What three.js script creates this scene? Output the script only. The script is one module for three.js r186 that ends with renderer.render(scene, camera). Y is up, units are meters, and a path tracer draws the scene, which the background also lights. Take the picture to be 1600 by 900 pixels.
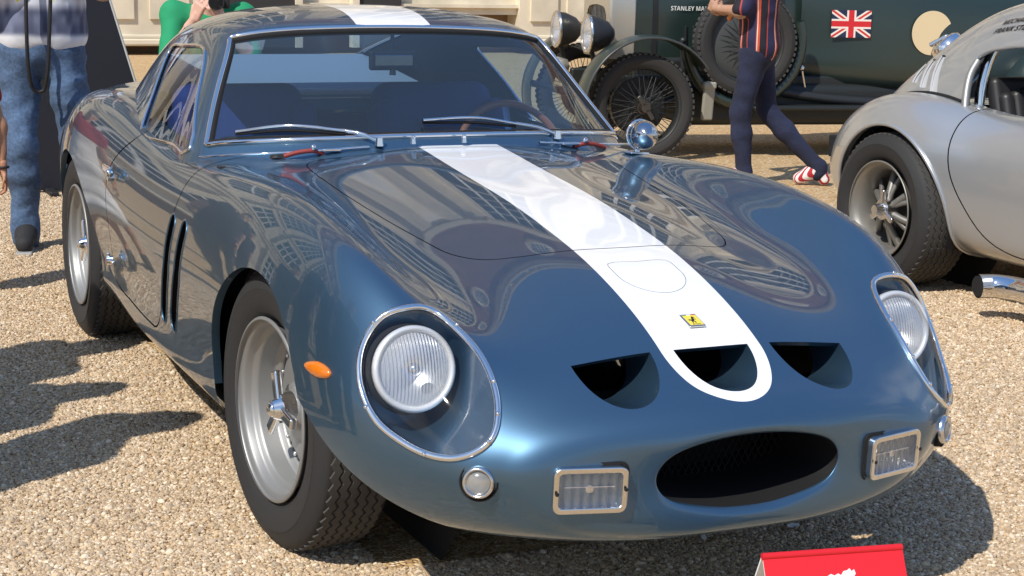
import * as THREE from 'three';
import { mergeGeometries, mergeVertices } from 'three/addons/utils/BufferGeometryUtils.js';
import { RoundedBoxGeometry } from 'three/addons/geometries/RoundedBoxGeometry.js';

// ---------------------------------------------------------------- camera
const scene = new THREE.Scene();
const camera = new THREE.PerspectiveCamera(19.212, 1024 / 576, 0.05, 2000);
{
  const yaw = 0.427182, pit = 0.188078, rol = 0.020964;
  const d = new THREE.Vector3(Math.sin(yaw) * Math.cos(pit), -Math.sin(pit), -Math.cos(yaw) * Math.cos(pit));
  const r = new THREE.Vector3().crossVectors(d, new THREE.Vector3(0, 1, 0)).normalize();
  const u = new THREE.Vector3().crossVectors(r, d);
  const r2 = r.clone().multiplyScalar(Math.cos(rol)).addScaledVector(u, Math.sin(rol));
  const u2 = u.clone().multiplyScalar(Math.cos(rol)).addScaledVector(r, -Math.sin(rol));
  camera.position.set(-1.77026, 1.33107, 3.63532);
  camera.quaternion.setFromRotationMatrix(new THREE.Matrix4().makeBasis(r2, u2, d.clone().negate()));
  camera.updateMatrixWorld();
}
// ---------------------------------------------------------------- sky and sun
const SUN = new THREE.Vector3(-0.58, 0.735, 0.37).normalize();
function makeSky() {
  const W = 512, H = 256, data = new Float32Array(W * H * 4);
  for (let j = 0; j < H; j++) {
    const el = ((j + 0.5) / H - 0.5) * Math.PI, s = Math.max(0, Math.sin(el));
    for (let i = 0; i < W; i++) {
      const az = ((i + 0.5) / W - 0.5) * 2 * Math.PI;
      const dx = Math.cos(el) * Math.cos(az), dz = Math.cos(el) * Math.sin(az), dy = Math.sin(el);
      const t = Math.pow(1 - s, 3.2);                                  // paler towards the horizon
      let R = 0.115 + 0.40 * t, G = 0.235 + 0.40 * t, B = 0.50 + 0.26 * t;
      const c = Math.max(0, dx * SUN.x + dy * SUN.y + dz * SUN.z);
      const g = 0.35 * Math.pow(c, 24) + 0.12 * Math.pow(c, 4);
      R += g; G += g * 0.97; B += g * 0.9;
      if (el > 0.03) {                                                 // thin broken fair weather cloud
        const k = 1.1 / (dy + 0.18), n = fbm3(dx * k + 3.1, dz * k - 1.7, 0.5, 5);
        const a = 0.75 * smooth(0.1, 0.42, n) * smooth(0.03, 0.2, el);
        R += (0.95 - R) * a; G += (0.97 - G) * a; B += (1.0 - B) * a;
      }
      const o = (j * W + i) * 4;
      data[o] = R; data[o + 1] = G; data[o + 2] = B; data[o + 3] = 1;
    }
  }
  const tx = new THREE.DataTexture(data, W, H, THREE.RGBAFormat, THREE.FloatType);
  tx.mapping = THREE.EquirectangularReflectionMapping; tx.magFilter = THREE.LinearFilter; tx.needsUpdate = true;
  return tx;
}
const sun = new THREE.DirectionalLight(new THREE.Color(1, 0.945, 0.86), 4.2);
sun.position.copy(SUN).multiplyScalar(60); sun.target.position.set(0, 0, 0);
sun.castShadow = true; sun.shadow.mapSize.set(4096, 4096);
Object.assign(sun.shadow.camera, { left: -40, right: 40, top: 40, bottom: -40, near: 1, far: 160 });
scene.add(sun, sun.target);
const EXPOSURE = 1.12;

// ---------------------------------------------------------------- small helpers
function rng(seed) { let a = seed >>> 0; return () => { a = (a + 0x6D2B79F5) | 0; let t = Math.imul(a ^ (a >>> 15), 1 | a); t = (t + Math.imul(t ^ (t >>> 7), 61 | t)) ^ t; return ((t ^ (t >>> 14)) >>> 0) / 4294967296; }; }
function smooth(a, b, x) { const t = Math.min(1, Math.max(0, (x - a) / (b - a))); return t * t * (3 - 2 * t); }
function hash3(x, y, z) { let h = Math.imul(x, 374761393) ^ Math.imul(y, 668265263) ^ Math.imul(z, 2147483647 ^ 0x5bd1e995); h = Math.imul(h ^ (h >>> 13), 1274126177); return ((h ^ (h >>> 16)) >>> 0) / 4294967296; }
function noise3(x, y, z) {
  const xi = Math.floor(x), yi = Math.floor(y), zi = Math.floor(z), f = t => t * t * (3 - 2 * t);
  const u = f(x - xi), v = f(y - yi), w = f(z - zi), L = (a, b, t) => a + (b - a) * t;
  return L(L(L(hash3(xi, yi, zi), hash3(xi + 1, yi, zi), u), L(hash3(xi, yi + 1, zi), hash3(xi + 1, yi + 1, zi), u), v),
    L(L(hash3(xi, yi, zi + 1), hash3(xi + 1, yi, zi + 1), u), L(hash3(xi, yi + 1, zi + 1), hash3(xi + 1, yi + 1, zi + 1), u), v), w) * 2 - 1;
}
function fbm3(x, y, z, n) { let s = 0, a = 0.5, k = 1; for (let i = 0; i < n; i++) { s += a * noise3(x * k, y * k, z * k); a *= 0.5; k *= 2.03; } return s; }
const V = (x, y, z) => new THREE.Vector3(x, y, z);
const used = {};
function numbered(n) { const k = used[n] = (used[n] === undefined ? 0 : used[n] + 1); return k ? n + '_' + String(k).padStart(3, '0') : n; }
function tag(o, label, category, group, kind) { if (label) o.userData.label = label; if (category) o.userData.category = category; if (group) o.userData.group = group; if (kind) o.userData.kind = kind; return o; }
function thing(name, label, category, pos = [0, 0, 0], turn = 0, group) {
  const o = new THREE.Group(); o.name = numbered(name); o.position.set(...pos); o.rotation.y = turn; scene.add(o); return tag(o, label, category, group);
}
function part(name, geo, mat, parent, label) {
  let g = geo;
  if (Array.isArray(geo)) {
    const gs = geo.map(q => { const n = q.index ? q.toNonIndexed() : q.clone(); for (const k of Object.keys(n.attributes)) if (!['position', 'normal', 'uv'].includes(k)) n.deleteAttribute(k); if (!n.attributes.uv) n.setAttribute('uv', new THREE.BufferAttribute(new Float32Array(n.attributes.position.count * 2), 2)); if (!n.attributes.normal) n.computeVertexNormals(); return n; });
    g = mergeGeometries(gs);
  }
  const m = new THREE.Mesh(g, mat); m.castShadow = m.receiveShadow = true;
  m.name = parent ? name : numbered(name); (parent || scene).add(m);
  if (label) m.userData.label = label;
  return m;
}
function struct(name, geo, mat) { const m = part(name, geo, mat, null); m.userData.kind = 'structure'; return m; }
const xf = (g, p = [0, 0, 0], r = [0, 0, 0], s = [1, 1, 1]) => g.applyMatrix4(new THREE.Matrix4().compose(V(...p), new THREE.Quaternion().setFromEuler(new THREE.Euler(...r)), V(...s)));
const box = (w, h, d, p, r) => xf(new THREE.BoxGeometry(w, h, d), p, r);
const rbox = (w, h, d, rad, p, r, seg = 3) => xf(new RoundedBoxGeometry(w, h, d, seg, rad), p, r);
const cyl = (r0, r1, h, p, r, n = 24) => xf(new THREE.CylinderGeometry(r0, r1, h, n), p, r);
const sph = (r, p, s = [1, 1, 1], n = 24) => xf(new THREE.SphereGeometry(r, n, Math.ceil(n * .66)), p, [0, 0, 0], s);
const torus = (R, r, p, rot, n = 48, m = 10, arc = Math.PI * 2) => xf(new THREE.TorusGeometry(R, r, m, n, arc), p, rot);
function tube(pts, r, closed = false, seg = 0, rad = 8) {
  const c = new THREE.CatmullRomCurve3(pts.map(p => p.isVector3 ? p : V(...p)), closed, 'centripetal');
  return new THREE.TubeGeometry(c, seg || pts.length * 4, r, rad, closed);
}
const lathe = (prof, n = 64) => new THREE.LatheGeometry(prof.map(p => new THREE.Vector2(...p)), n);

// ---------------------------------------------------------------- surfaces: spline sheets that can be cut
const B3 = t => [(1 - t) ** 3 / 6, (3 * t ** 3 - 6 * t * t + 4) / 6, (-3 * t ** 3 + 3 * t * t + 3 * t + 1) / 6, t ** 3 / 6];
// net[row][col] = [x, y, z]; symmetric about x = 0 in the columns (mirrored ghosts at one or both ends)
function sheet(net, mirrorEnd, pull = 2) {
  const R = net.length, C = net[0].length;
  const mir = p => [-p[0], p[1], p[2]];
  const at = (N, i, j) => {
    if (i < 0) { const a = at(N, 0, j), b = at(N, 1, j); return a.map((v, k) => 2 * v - b[k]); }
    if (i >= R) { const a = at(N, R - 1, j), b = at(N, R - 2, j); return a.map((v, k) => 2 * v - b[k]); }
    if (j < 0) return mir(N[i][-j]);
    if (j >= C) { if (mirrorEnd) return mir(N[i][2 * C - 2 - j]); const a = N[i][C - 1], b = N[i][C - 2]; return a.map((v, k) => 2 * v - b[k]); }
    return N[i][j];
  };
  const ev = (N, u, v) => {
    const i = Math.min(R - 2, Math.floor(u)), j = Math.min(C - 2, Math.floor(v)), a = B3(u - i), b = B3(v - j), o = [0, 0, 0];
    for (let p = 0; p < 4; p++) for (let q = 0; q < 4; q++) { const w = a[p] * b[q], P = at(N, i - 1 + p, j - 1 + q); o[0] += w * P[0]; o[1] += w * P[1]; o[2] += w * P[2]; }
    return o;
  };
  let N = net.map(r => r.map(p => [...p]));
  for (let k = 0; k < pull; k++) {               // move the net so that the sheet comes close to the given points
    const M = N.map((r, i) => r.map((p, j) => { const e = ev(N, i, j); return p.map((v, c) => v + 0.8 * (net[i][j][c] - e[c])); }));
    for (const r of M) { r[0][0] = 0; if (mirrorEnd) r[C - 1][0] = 0; }
    N = M;
  }
  return (u, v) => ev(N, u, v);
}
// cut-able mesh: verts [x,y,z, nx,ny,nz, u,v], triangles of vertex objects
function tessellate(fn, u0, u1, nu, v0, v1, nv, flip) {
  const G = [], e = 1e-3;
  for (let i = 0; i <= nu; i++) { const row = []; for (let j = 0; j <= nv; j++) {
    const u = u0 + (u1 - u0) * i / nu, v = v0 + (v1 - v0) * j / nv, p = fn(u, v);
    const a = fn(Math.min(u + e, u1), v), b = fn(Math.max(u - e, u0), v), c = fn(u, Math.min(v + e, v1)), d = fn(u, Math.max(v - e, v0));
    const n = V(a[0] - b[0], a[1] - b[1], a[2] - b[2]).cross(V(c[0] - d[0], c[1] - d[1], c[2] - d[2])).normalize().multiplyScalar(flip ? -1 : 1);
    row.push([p[0], p[1], p[2], n.x, n.y, n.z, u, v]);
  } G.push(row); }
  const T = [];
  for (let i = 0; i < nu; i++) for (let j = 0; j < nv; j++) {
    const a = G[i][j], b = G[i + 1][j], c = G[i + 1][j + 1], d = G[i][j + 1];
    if (flip) T.push([a, c, b], [a, d, c]); else T.push([a, b, c], [a, c, d]);
  }
  return T;
}
function cut(T, f) {                              // [kept where f >= 0, removed]; the cut edge's segments in .edge
  const keep = [], gone = [], edge = [], memo = new Map(), ids = new Map(), val = new Map();
  const F = p => { let v = val.get(p); if (v === undefined) { v = f(p); if (Math.abs(v) < 1e-7) v = 1e-7; val.set(p, v); ids.set(p, ids.size); } return v; };
  const mid = (p, q) => {
    const a = ids.get(p), b = ids.get(q), k = a < b ? a * 4194304 + b : b * 4194304 + a;
    let m = memo.get(k);
    if (!m) {
      let lo = 0, hi = 1, fl = F(p), fh = F(q), t = fl / (fl - fh);
      const lerp = t => p.map((x, i) => x + (q[i] - x) * t);
      for (let it = 0; it < 4; it++) { m = lerp(t); const fm = f(m); if (Math.abs(fm) < 1e-6) break; if ((fm > 0) === (fl > 0)) { lo = t; fl = fm; } else { hi = t; fh = fm; } t = lo + (hi - lo) * fl / (fl - fh); }
      m = lerp(t); const l = Math.hypot(m[3], m[4], m[5]) || 1; m[3] /= l; m[4] /= l; m[5] /= l; memo.set(k, m);
    }
    return m;
  };
  for (const t of T) {
    const s = t.map(p => F(p) >= 0), n = s[0] + s[1] + s[2];
    if (n === 3) keep.push(t); else if (n === 0) gone.push(t);
    else {
      const k = n === 1 ? s.indexOf(true) : s.indexOf(false), a = t[k], b = t[(k + 1) % 3], c = t[(k + 2) % 3], ab = mid(a, b), ac = mid(a, c);
      const one = [[a, ab, ac]], two = [[ab, b, c], [ab, c, ac]];
      if (n === 1) { keep.push(...one); gone.push(...two); edge.push([ab, ac]); } else { gone.push(...one); keep.push(...two); edge.push([ac, ab]); }
    }
  }
  keep.edge = gone.edge = edge;
  return [keep, gone];
}
function toGeo(T, uvOf) {
  const ids = new Map(), P = [], N = [], U = [], I = [];
  for (const t of T) for (const p of t) {
    let k = ids.get(p);
    if (k === undefined) { k = ids.size; ids.set(p, k); P.push(p[0], p[1], p[2]); N.push(p[3], p[4], p[5]); const uv = uvOf ? uvOf(p) : [p[0], p[2]]; U.push(uv[0], uv[1]); }
    I.push(k);
  }
  const g = new THREE.BufferGeometry();
  g.setAttribute('position', new THREE.Float32BufferAttribute(P, 3)); g.setAttribute('normal', new THREE.Float32BufferAttribute(N, 3)); g.setAttribute('uv', new THREE.Float32BufferAttribute(U, 2)); g.setIndex(I);
  return g;
}
const mirrorT = T => { const m = new Map(), f = p => { let q = m.get(p); if (!q) { q = [-p[0], p[1], p[2], -p[3], p[4], p[5], p[6], p[7]]; m.set(p, q); } return q; }; const o = T.map(t => [f(t[0]), f(t[2]), f(t[1])]); if (T.edge) o.edge = T.edge.map(e => [f(e[1]), f(e[0])]); return o; };
const both = T => T.concat(mirrorT(T));
const shifted = (T, d) => { const m = new Map(), f = p => { let q = m.get(p); if (!q) { q = [p[0] - p[3] * d, p[1] - p[4] * d, p[2] - p[5] * d, p[3], p[4], p[5], p[6], p[7]]; m.set(p, q); } return q; }; const o = T.map(t => t.map(f)); if (T.edge) o.edge = T.edge.map(e => e.map(f)); return o; };
function wall(edge, way, n = 1) {                  // a lip from each cut edge along way(p) = [x, y, z]
  const P = [];
  for (const [a, b] of edge) {
    const wa = way(a), wb = way(b);
    for (let k = 0; k < n; k++) {
      const s = k / n, t = (k + 1) / n, q = (p, w, r) => [p[0] + w[0] * r, p[1] + w[1] * r, p[2] + w[2] * r];
      const A = q(a, wa, s), B = q(b, wb, s), C = q(b, wb, t), D = q(a, wa, t);
      P.push(...A, ...B, ...C, ...A, ...C, ...D);
    }
  }
  const g = new THREE.BufferGeometry(); g.setAttribute('position', new THREE.Float32BufferAttribute(P, 3));
  const m = mergeVertices(g, 1e-5); m.computeVertexNormals(); return m;
}
function chain(edge) {                             // cut edges to ordered loops of Vector3
  const key = p => p[0].toFixed(5) + ',' + p[1].toFixed(5) + ',' + p[2].toFixed(5), nx = new Map();
  for (const [a, b] of edge) { for (const [p, q] of [[a, b], [b, a]]) { const k = key(p); if (!nx.has(k)) nx.set(k, []); nx.get(k).push(q); } }
  const seen = new Set(), loops = [];
  const walk = start => { const L = [start]; seen.add(key(start)); let p = start; for (;;) { const q = (nx.get(key(p)) || []).find(q => !seen.has(key(q))); if (!q) break; seen.add(key(q)); L.push(q); p = q; } return L; };
  const ends = [...nx.entries()].filter(([k, v]) => new Set(v.map(key)).size === 1);
  for (const [k, v] of ends) if (!seen.has(k)) { const s = edge.flat().find(p => key(p) === k); loops.push(walk(s)); }
  for (const e of edge) if (!seen.has(key(e[0]))) { const L = walk(e[0]); L.closed = true; loops.push(L); }
  return loops;
}
function thin(L, step) { const o = [L[0]]; for (const p of L) { const q = o[o.length - 1]; if (Math.hypot(p[0] - q[0], p[1] - q[1], p[2] - q[2]) > step) o.push(p); } if (!L.closed && o[o.length - 1] !== L[L.length - 1]) o.push(L[L.length - 1]); if (L.closed && o.length > 3) { const a = o[0], b = o[o.length - 1]; if (Math.hypot(a[0] - b[0], a[1] - b[1], a[2] - b[2]) < step * .6) o.pop(); } o.closed = L.closed; return o; }
function loopTube(edge, r, step = 0.012, off = 0, rad = 8) { return chain(edge).filter(L => L.length > 3).map(L => { const q = thin(L, step); return tube(q.map(p => V(p[0] + p[3] * off, p[1] + p[4] * off, p[2] + p[5] * off)), r, !!L.closed, q.length * 2, rad); }); }
const sdPoly = (P, x, y) => {                      // signed distance to a polygon, negative inside
  let d = 1e9, s = 1;
  for (let i = 0, j = P.length - 1; i < P.length; j = i++) {
    const ex = P[j][0] - P[i][0], ey = P[j][1] - P[i][1], wx = x - P[i][0], wy = y - P[i][1];
    const t = Math.min(1, Math.max(0, (wx * ex + wy * ey) / (ex * ex + ey * ey)));
    d = Math.min(d, (wx - ex * t) ** 2 + (wy - ey * t) ** 2);
    const c1 = y >= P[i][1], c2 = y < P[j][1], c3 = ex * wy > ey * wx;
    if ((c1 && c2 && c3) || (!c1 && !c2 && !c3)) s = -s;
  }
  return s * Math.sqrt(d);
};
const smoothLoop = (P, n = 8) => { const c = new THREE.CatmullRomCurve3(P.map(p => V(p[0], p[1], 0)), true, 'centripetal'); return c.getPoints(P.length * n).slice(0, -1).map(p => [p.x, p.y]); };
scene.background = makeSky(); scene.environment = scene.background; scene.environmentIntensity = 1;
// ---------------------------------------------------------------- the shape of the blue coupe (z forward, x to its left, front axle at z = 0)
const bodyNet = [
  // centre            hood             valley              crest               shoulder            widest              lower               sill                under             bottom
  [[0,0.439,0.905], [0.085,0.434,0.905], [0.16,0.417,0.9], [0.2,0.394,0.893], [0.214,0.365,0.888], [0.2,0.336,0.888], [0.158,0.313,0.892], [0.084,0.297,0.896], [0.042,0.292,0.897], [0,0.291,0.897]],
  [[0,0.455,0.913], [0.09,0.45,0.912], [0.172,0.431,0.908], [0.215,0.402,0.9], [0.231,0.366,0.895], [0.216,0.329,0.896], [0.17,0.3,0.902], [0.09,0.281,0.908], [0.045,0.276,0.91], [0,0.275,0.911]],
  [[0,0.49,0.885], [0.14,0.487,0.883], [0.29,0.464,0.88], [0.385,0.43,0.874], [0.425,0.383,0.872], [0.41,0.328,0.87], [0.315,0.275,0.884], [0.155,0.252,0.897], [0.078,0.248,0.9], [0,0.247,0.9]],
  [[0,0.513,0.836], [0.15,0.512,0.834], [0.325,0.498,0.828], [0.445,0.46,0.828], [0.503,0.395,0.828], [0.49,0.332,0.818], [0.385,0.264,0.846], [0.2,0.242,0.876], [0.1,0.238,0.88], [0,0.237,0.882]],
  [[0,0.537,0.79], [0.17,0.537,0.787], [0.36,0.525,0.775], [0.5,0.485,0.775], [0.575,0.405,0.775], [0.575,0.335,0.755], [0.45,0.252,0.8], [0.24,0.232,0.85], [0.12,0.228,0.855], [0,0.227,0.86]],
  [[0,0.613,0.65], [0.19,0.611,0.648], [0.42,0.59,0.64], [0.565,0.6,0.64], [0.675,0.485,0.62], [0.705,0.36,0.56], [0.62,0.245,0.6], [0.4,0.215,0.7], [0.2,0.21,0.75], [0,0.21,0.77]],
  [[0,0.69,0.42], [0.2,0.687,0.42], [0.46,0.637,0.42], [0.6,0.725,0.42], [0.715,0.62,0.4], [0.758,0.42,0.33], [0.72,0.27,0.28], [0.57,0.205,0.42], [0.3,0.2,0.5], [0,0.2,0.55]],
  [[0,0.736,0.2], [0.2,0.733,0.2], [0.473,0.673,0.2], [0.61,0.778,0.2], [0.722,0.685,0.18], [0.775,0.49,0.15], [0.755,0.34,0.12], [0.695,0.208,0.15], [0.35,0.2,0.2], [0,0.2,0.2]],
  [[0,0.777,-0.05], [0.2,0.774,-0.05], [0.473,0.718,-0.05], [0.61,0.808,-0.05], [0.725,0.72,-0.05], [0.778,0.52,-0.05], [0.755,0.34,-0.05], [0.695,0.208,-0.05], [0.35,0.2,-0.05], [0,0.2,-0.05]],
  [[0,0.81,-0.35], [0.2,0.807,-0.35], [0.467,0.758,-0.35], [0.61,0.815,-0.35], [0.72,0.735,-0.35], [0.768,0.53,-0.35], [0.745,0.34,-0.35], [0.695,0.208,-0.35], [0.35,0.2,-0.35], [0,0.2,-0.35]],
  [[0,0.852,-0.7], [0.2,0.848,-0.7], [0.455,0.812,-0.7], [0.625,0.8,-0.7], [0.715,0.735,-0.7], [0.76,0.54,-0.7], [0.738,0.34,-0.7], [0.695,0.208,-0.7], [0.35,0.2,-0.7], [0,0.2,-0.7]],
  [[0,0.87,-1.05], [0.2,0.868,-1.05], [0.42,0.85,-1.05], [0.625,0.8,-1.05], [0.712,0.735,-1.05], [0.755,0.55,-1.05], [0.732,0.34,-1.05], [0.695,0.208,-1.05], [0.35,0.2,-1.05], [0,0.2,-1.05]],
  [[0,0.88,-1.5], [0.2,0.878,-1.5], [0.42,0.855,-1.5], [0.63,0.825,-1.5], [0.712,0.75,-1.5], [0.752,0.56,-1.5], [0.715,0.34,-1.5], [0.695,0.208,-1.5], [0.35,0.2,-1.5], [0,0.2,-1.5]],
  [[0,0.89,-2], [0.2,0.888,-2], [0.42,0.868,-2], [0.605,0.885,-2], [0.718,0.795,-2], [0.75,0.58,-2], [0.7,0.35,-2], [0.67,0.235,-2], [0.35,0.2,-2], [0,0.2,-2]],
  [[0,0.89,-2.4], [0.2,0.888,-2.4], [0.42,0.868,-2.4], [0.6,0.877,-2.4], [0.712,0.81,-2.4], [0.755,0.59,-2.4], [0.73,0.37,-2.4], [0.7,0.25,-2.4], [0.35,0.22,-2.4], [0,0.22,-2.4]],
  [[0,0.875,-2.8], [0.2,0.872,-2.8], [0.42,0.85,-2.8], [0.565,0.82,-2.8], [0.658,0.74,-2.8], [0.7,0.58,-2.8], [0.685,0.4,-2.8], [0.66,0.28,-2.8], [0.35,0.25,-2.8], [0,0.25,-2.8]],
  [[0,0.84,-3.15], [0.2,0.838,-3.15], [0.42,0.815,-3.15], [0.52,0.77,-3.15], [0.605,0.71,-3.15], [0.645,0.56,-3.15], [0.63,0.42,-3.15], [0.6,0.31,-3.15], [0.3,0.28,-3.15], [0,0.28,-3.15]],
  [[0,0.84,-3.38], [0.18,0.838,-3.38], [0.38,0.81,-3.38], [0.46,0.765,-3.38], [0.55,0.68,-3.38], [0.59,0.55,-3.38], [0.57,0.43,-3.38], [0.48,0.34,-3.38], [0.27,0.31,-3.38], [0,0.31,-3.38]],
];
const bodyFn = sheet(bodyNet, true, 2);
const cabinNet = [
  // centre           inner              outer              corner             side upper         side lower
  [[0,.80,-.56],     [.26,.795,-.58],   [.47,.785,-.66],   [.655,.755,-.84],  [.70,.72,-.95],    [.72,.66,-.97]],
  [[0,.862,-.652],   [.25,.859,-.672],  [.455,.848,-.745], [.630,.826,-.905], [.672,.785,-1.0],  [.695,.70,-1.02]],
  [[0,1.005,-.885],  [.225,1.002,-.90], [.41,.99,-.945],   [.560,.968,-1.045],[.606,.915,-1.12], [.69,.72,-1.12]],
  [[0,1.148,-1.125], [.195,1.145,-1.13],[.36,1.136,-1.142],[.480,1.112,-1.175],[.538,1.045,-1.23],[.68,.745,-1.23]],
  [[0,1.192,-1.36],  [.19,1.188,-1.36], [.35,1.172,-1.37], [.470,1.135,-1.38],[.535,1.055,-1.40],[.68,.765,-1.40]],
  [[0,1.190,-1.68],  [.19,1.186,-1.68], [.35,1.165,-1.68], [.462,1.125,-1.68],[.532,1.04,-1.68], [.67,.785,-1.68]],
  [[0,1.135,-2.08],  [.18,1.13,-2.08],  [.335,1.108,-2.08],[.44,1.065,-2.06], [.51,.985,-2.04],  [.63,.80,-2.02]],
  [[0,1.03,-2.55],   [.17,1.025,-2.55], [.31,1.00,-2.54],  [.40,.96,-2.5],    [.455,.90,-2.46],  [.54,.80,-2.42]],
  [[0,.89,-3.0],     [.16,.885,-3.0],   [.29,.865,-2.98],  [.36,.835,-2.94],  [.40,.80,-2.9],    [.46,.74,-2.86]],
  [[0,.76,-3.3],     [.15,.755,-3.3],   [.26,.74,-3.28],   [.32,.72,-3.24],   [.35,.70,-3.2],    [.4,.66,-3.16]],
];
const cabinFn = sheet(cabinNet, false, 2);
// ---------------------------------------------------------------- textures and materials
function tex(w, h, fn, srgb) {
  const d = new Uint8Array(w * h * 4);
  for (let y = 0; y < h; y++) for (let x = 0; x < w; x++) { const c = fn(x / w, y / h, x, y), o = (y * w + x) * 4; d[o] = c[0]; d[o + 1] = c[1]; d[o + 2] = c[2]; d[o + 3] = c[3] ?? 255; }
  const t = new THREE.DataTexture(d, w, h, THREE.RGBAFormat); t.magFilter = THREE.LinearFilter; t.wrapS = t.wrapT = THREE.RepeatWrapping; if (srgb) t.colorSpace = THREE.SRGBColorSpace; t.needsUpdate = true; return t;
}
function canvasTex(w, h, draw) { const c = document.createElement('canvas'); c.width = w; c.height = h; const g = c.getContext('2d'); draw(g, w, h); const t = new THREE.CanvasTexture(c); t.colorSpace = THREE.SRGBColorSpace; return t; }
const C = (r, g, b) => new THREE.Color().setRGB(r, g, b);
const std = (c, rough = .6, metal = 0, o = {}) => new THREE.MeshStandardMaterial({ color: c, roughness: rough, metalness: metal, ...o });
const phy = (c, o = {}) => new THREE.MeshPhysicalMaterial({ color: c, ...o });
const rep = (t, s, s2) => { const q = t.clone(); q.repeat.set(s, s2 ?? s); q.needsUpdate = true; return q; };
// wrapping noise for tiles
function tileNoise(u, v, k, z, oct) { let s = 0, a = .5, f = k; for (let i = 0; i < oct; i++) { const m = f, n = (x, y) => { const xi = Math.floor(x), yi = Math.floor(y), fx = x - xi, fy = y - yi, q = t => t * t * (3 - 2 * t), w = t => ((t % m) + m) % m; const A = hash3(w(xi), w(yi), z + i), B = hash3(w(xi + 1), w(yi), z + i), D = hash3(w(xi), w(yi + 1), z + i), E = hash3(w(xi + 1), w(yi + 1), z + i); return (A + (B - A) * q(fx)) * (1 - q(fy)) + (D + (E - D) * q(fx)) * q(fy); }; s += a * (n(u * f, v * f) * 2 - 1); a *= .5; f *= 2; } return s; }
const grainTex = tex(256, 256, (u, v) => { const n = 128 + 120 * tileNoise(u, v, 32, 5, 3); return [n, n, n]; });
const smearTex = tex(256, 256, (u, v) => { const n = tileNoise(u, v, 4, 9, 5), k = 40 + 70 * smooth(-.1, .5, n); return [k, k, k]; });
const M = {
  blue: phy(C(.070, .148, .236), { metalness: .82, roughness: .40, clearcoat: 1, clearcoatRoughness: .025 }),
  white: phy(C(.80, .81, .82), { roughness: .45, clearcoat: 1, clearcoatRoughness: .04 }),
  chrome: std(C(.86, .87, .88), .07, 1),
  dullChrome: std(C(.72, .72, .72), .22, 1),
  silver: std(C(.33, .335, .335), .5, .65),
  rubber: std(C(.022, .022, .023), .72, 0, { bumpMap: rep(grainTex, 6), bumpScale: .0006 }),
  black: std(C(.012, .012, .013), .6),
  gap: std(C(.006, .006, .007), .9),
  screen: phy(C(.50, .66, .82), { transmission: .97, thickness: 0, roughness: 0, ior: 1.5 }),
  glass: phy(C(.86, .93, .96), { transmission: 1, thickness: 0, roughness: .0, ior: 1.5 }),
  clear: phy(C(.97, .98, 1), { transmission: 1, thickness: 0, roughness: .02, ior: 1.49 }),
  bowl: std(C(.92, .93, .94), .34, .9),
  lampRim: std(C(.74, .75, .75), .3, .35),
  lensGlass: phy(C(.97, .98, 1), { transmission: 1, thickness: 0, roughness: .06, ior: 1.5 }),
  amber: phy(C(.9, .23, .01), { roughness: .15, clearcoat: 1, transmission: .25, thickness: 0 }),
  seat: std(C(.016, .04, .19), .8, 0, { bumpMap: rep(grainTex, 20), bumpScale: .001 }),
  carpet: std(C(.02, .022, .028), .95),
  shelf: std(C(.20, .25, .31), .8),
  wood: phy(C(.60, .17, .06), { roughness: .3, clearcoat: .8 }),
  red: std(C(.26, .035, .028), .6),
};
// ---------------------------------------------------------------- wheel of the coupe: outward is +x
M.lensFlute = phy(C(.95, .96, .97), { transmission: .78, thickness: 0, roughness: .22, ior: 1.5, bumpMap: rep(tex(128, 128, (u, v) => { const k = 128 + 100 * Math.sin(u * Math.PI * 16) + 20 * Math.sin(v * Math.PI * 6); return [k, k, k]; }), 3, 1), bumpScale: .004 });
M.clearRib = phy(C(.97, .98, 1), { transmission: .96, thickness: 0, roughness: .06, ior: 1.5, bumpMap: rep(tex(64, 64, (u, v) => { const k = 128 + 70 * Math.sin(u * Math.PI * 14) + 50 * Math.sin(v * Math.PI * 4); return [k, k, k]; }), 1), bumpScale: .006 });
M.chromeBump = std(C(.85, .86, .87), .2, 1, { bumpMap: rep(tex(128, 128, (u, v) => { const n = 128 + 110 * tileNoise(u, v, 4, 3, 2); return [n, n, n]; }), 2), bumpScale: .01 });
M.frost = phy(C(.62, .62, .6), { transmission: .7, thickness: 0, roughness: .25, clearcoat: 1 });
const spin = g => g.applyMatrix4(new THREE.Matrix4().makeRotationZ(-Math.PI / 2));
function treadGeo(R, rows, w, teeth, amp, high) {     // zigzag ribs standing proud of the tread
  const P = [], n = teeth * 4;
  rows.forEach((h0, k) => {
    const at = (i, s) => { const f = (i / 4 + k * .5) % 1, zz = (Math.abs(f - .5) * 4 - 1) * amp * (k % 2 ? 1 : -1), h = h0 + s * w / 2 + zz; return h; };
    const pt = (i, h, r) => { const a = i / n * Math.PI * 2, q = r - (h / .1) ** 2 * .006; return [h, Math.cos(a) * q, Math.sin(a) * q]; };
    for (let i = 0; i < n; i++) {
      const rowsOf = j => { const a = at(j, -1), b = at(j, 1); return [pt(j, a - .001, R), pt(j, a, R + high), pt(j, b, R + high), pt(j, b + .001, R)]; };
      const A = rowsOf(i), B = rowsOf(i + 1);
      for (let q = 0; q < 3; q++) P.push(...A[q], ...A[q + 1], ...B[q + 1], ...A[q], ...B[q + 1], ...B[q]);
    }
  });
  const g = new THREE.BufferGeometry(); g.setAttribute('position', new THREE.Float32BufferAttribute(P, 3)); g.computeVertexNormals(); return g;
}
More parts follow.
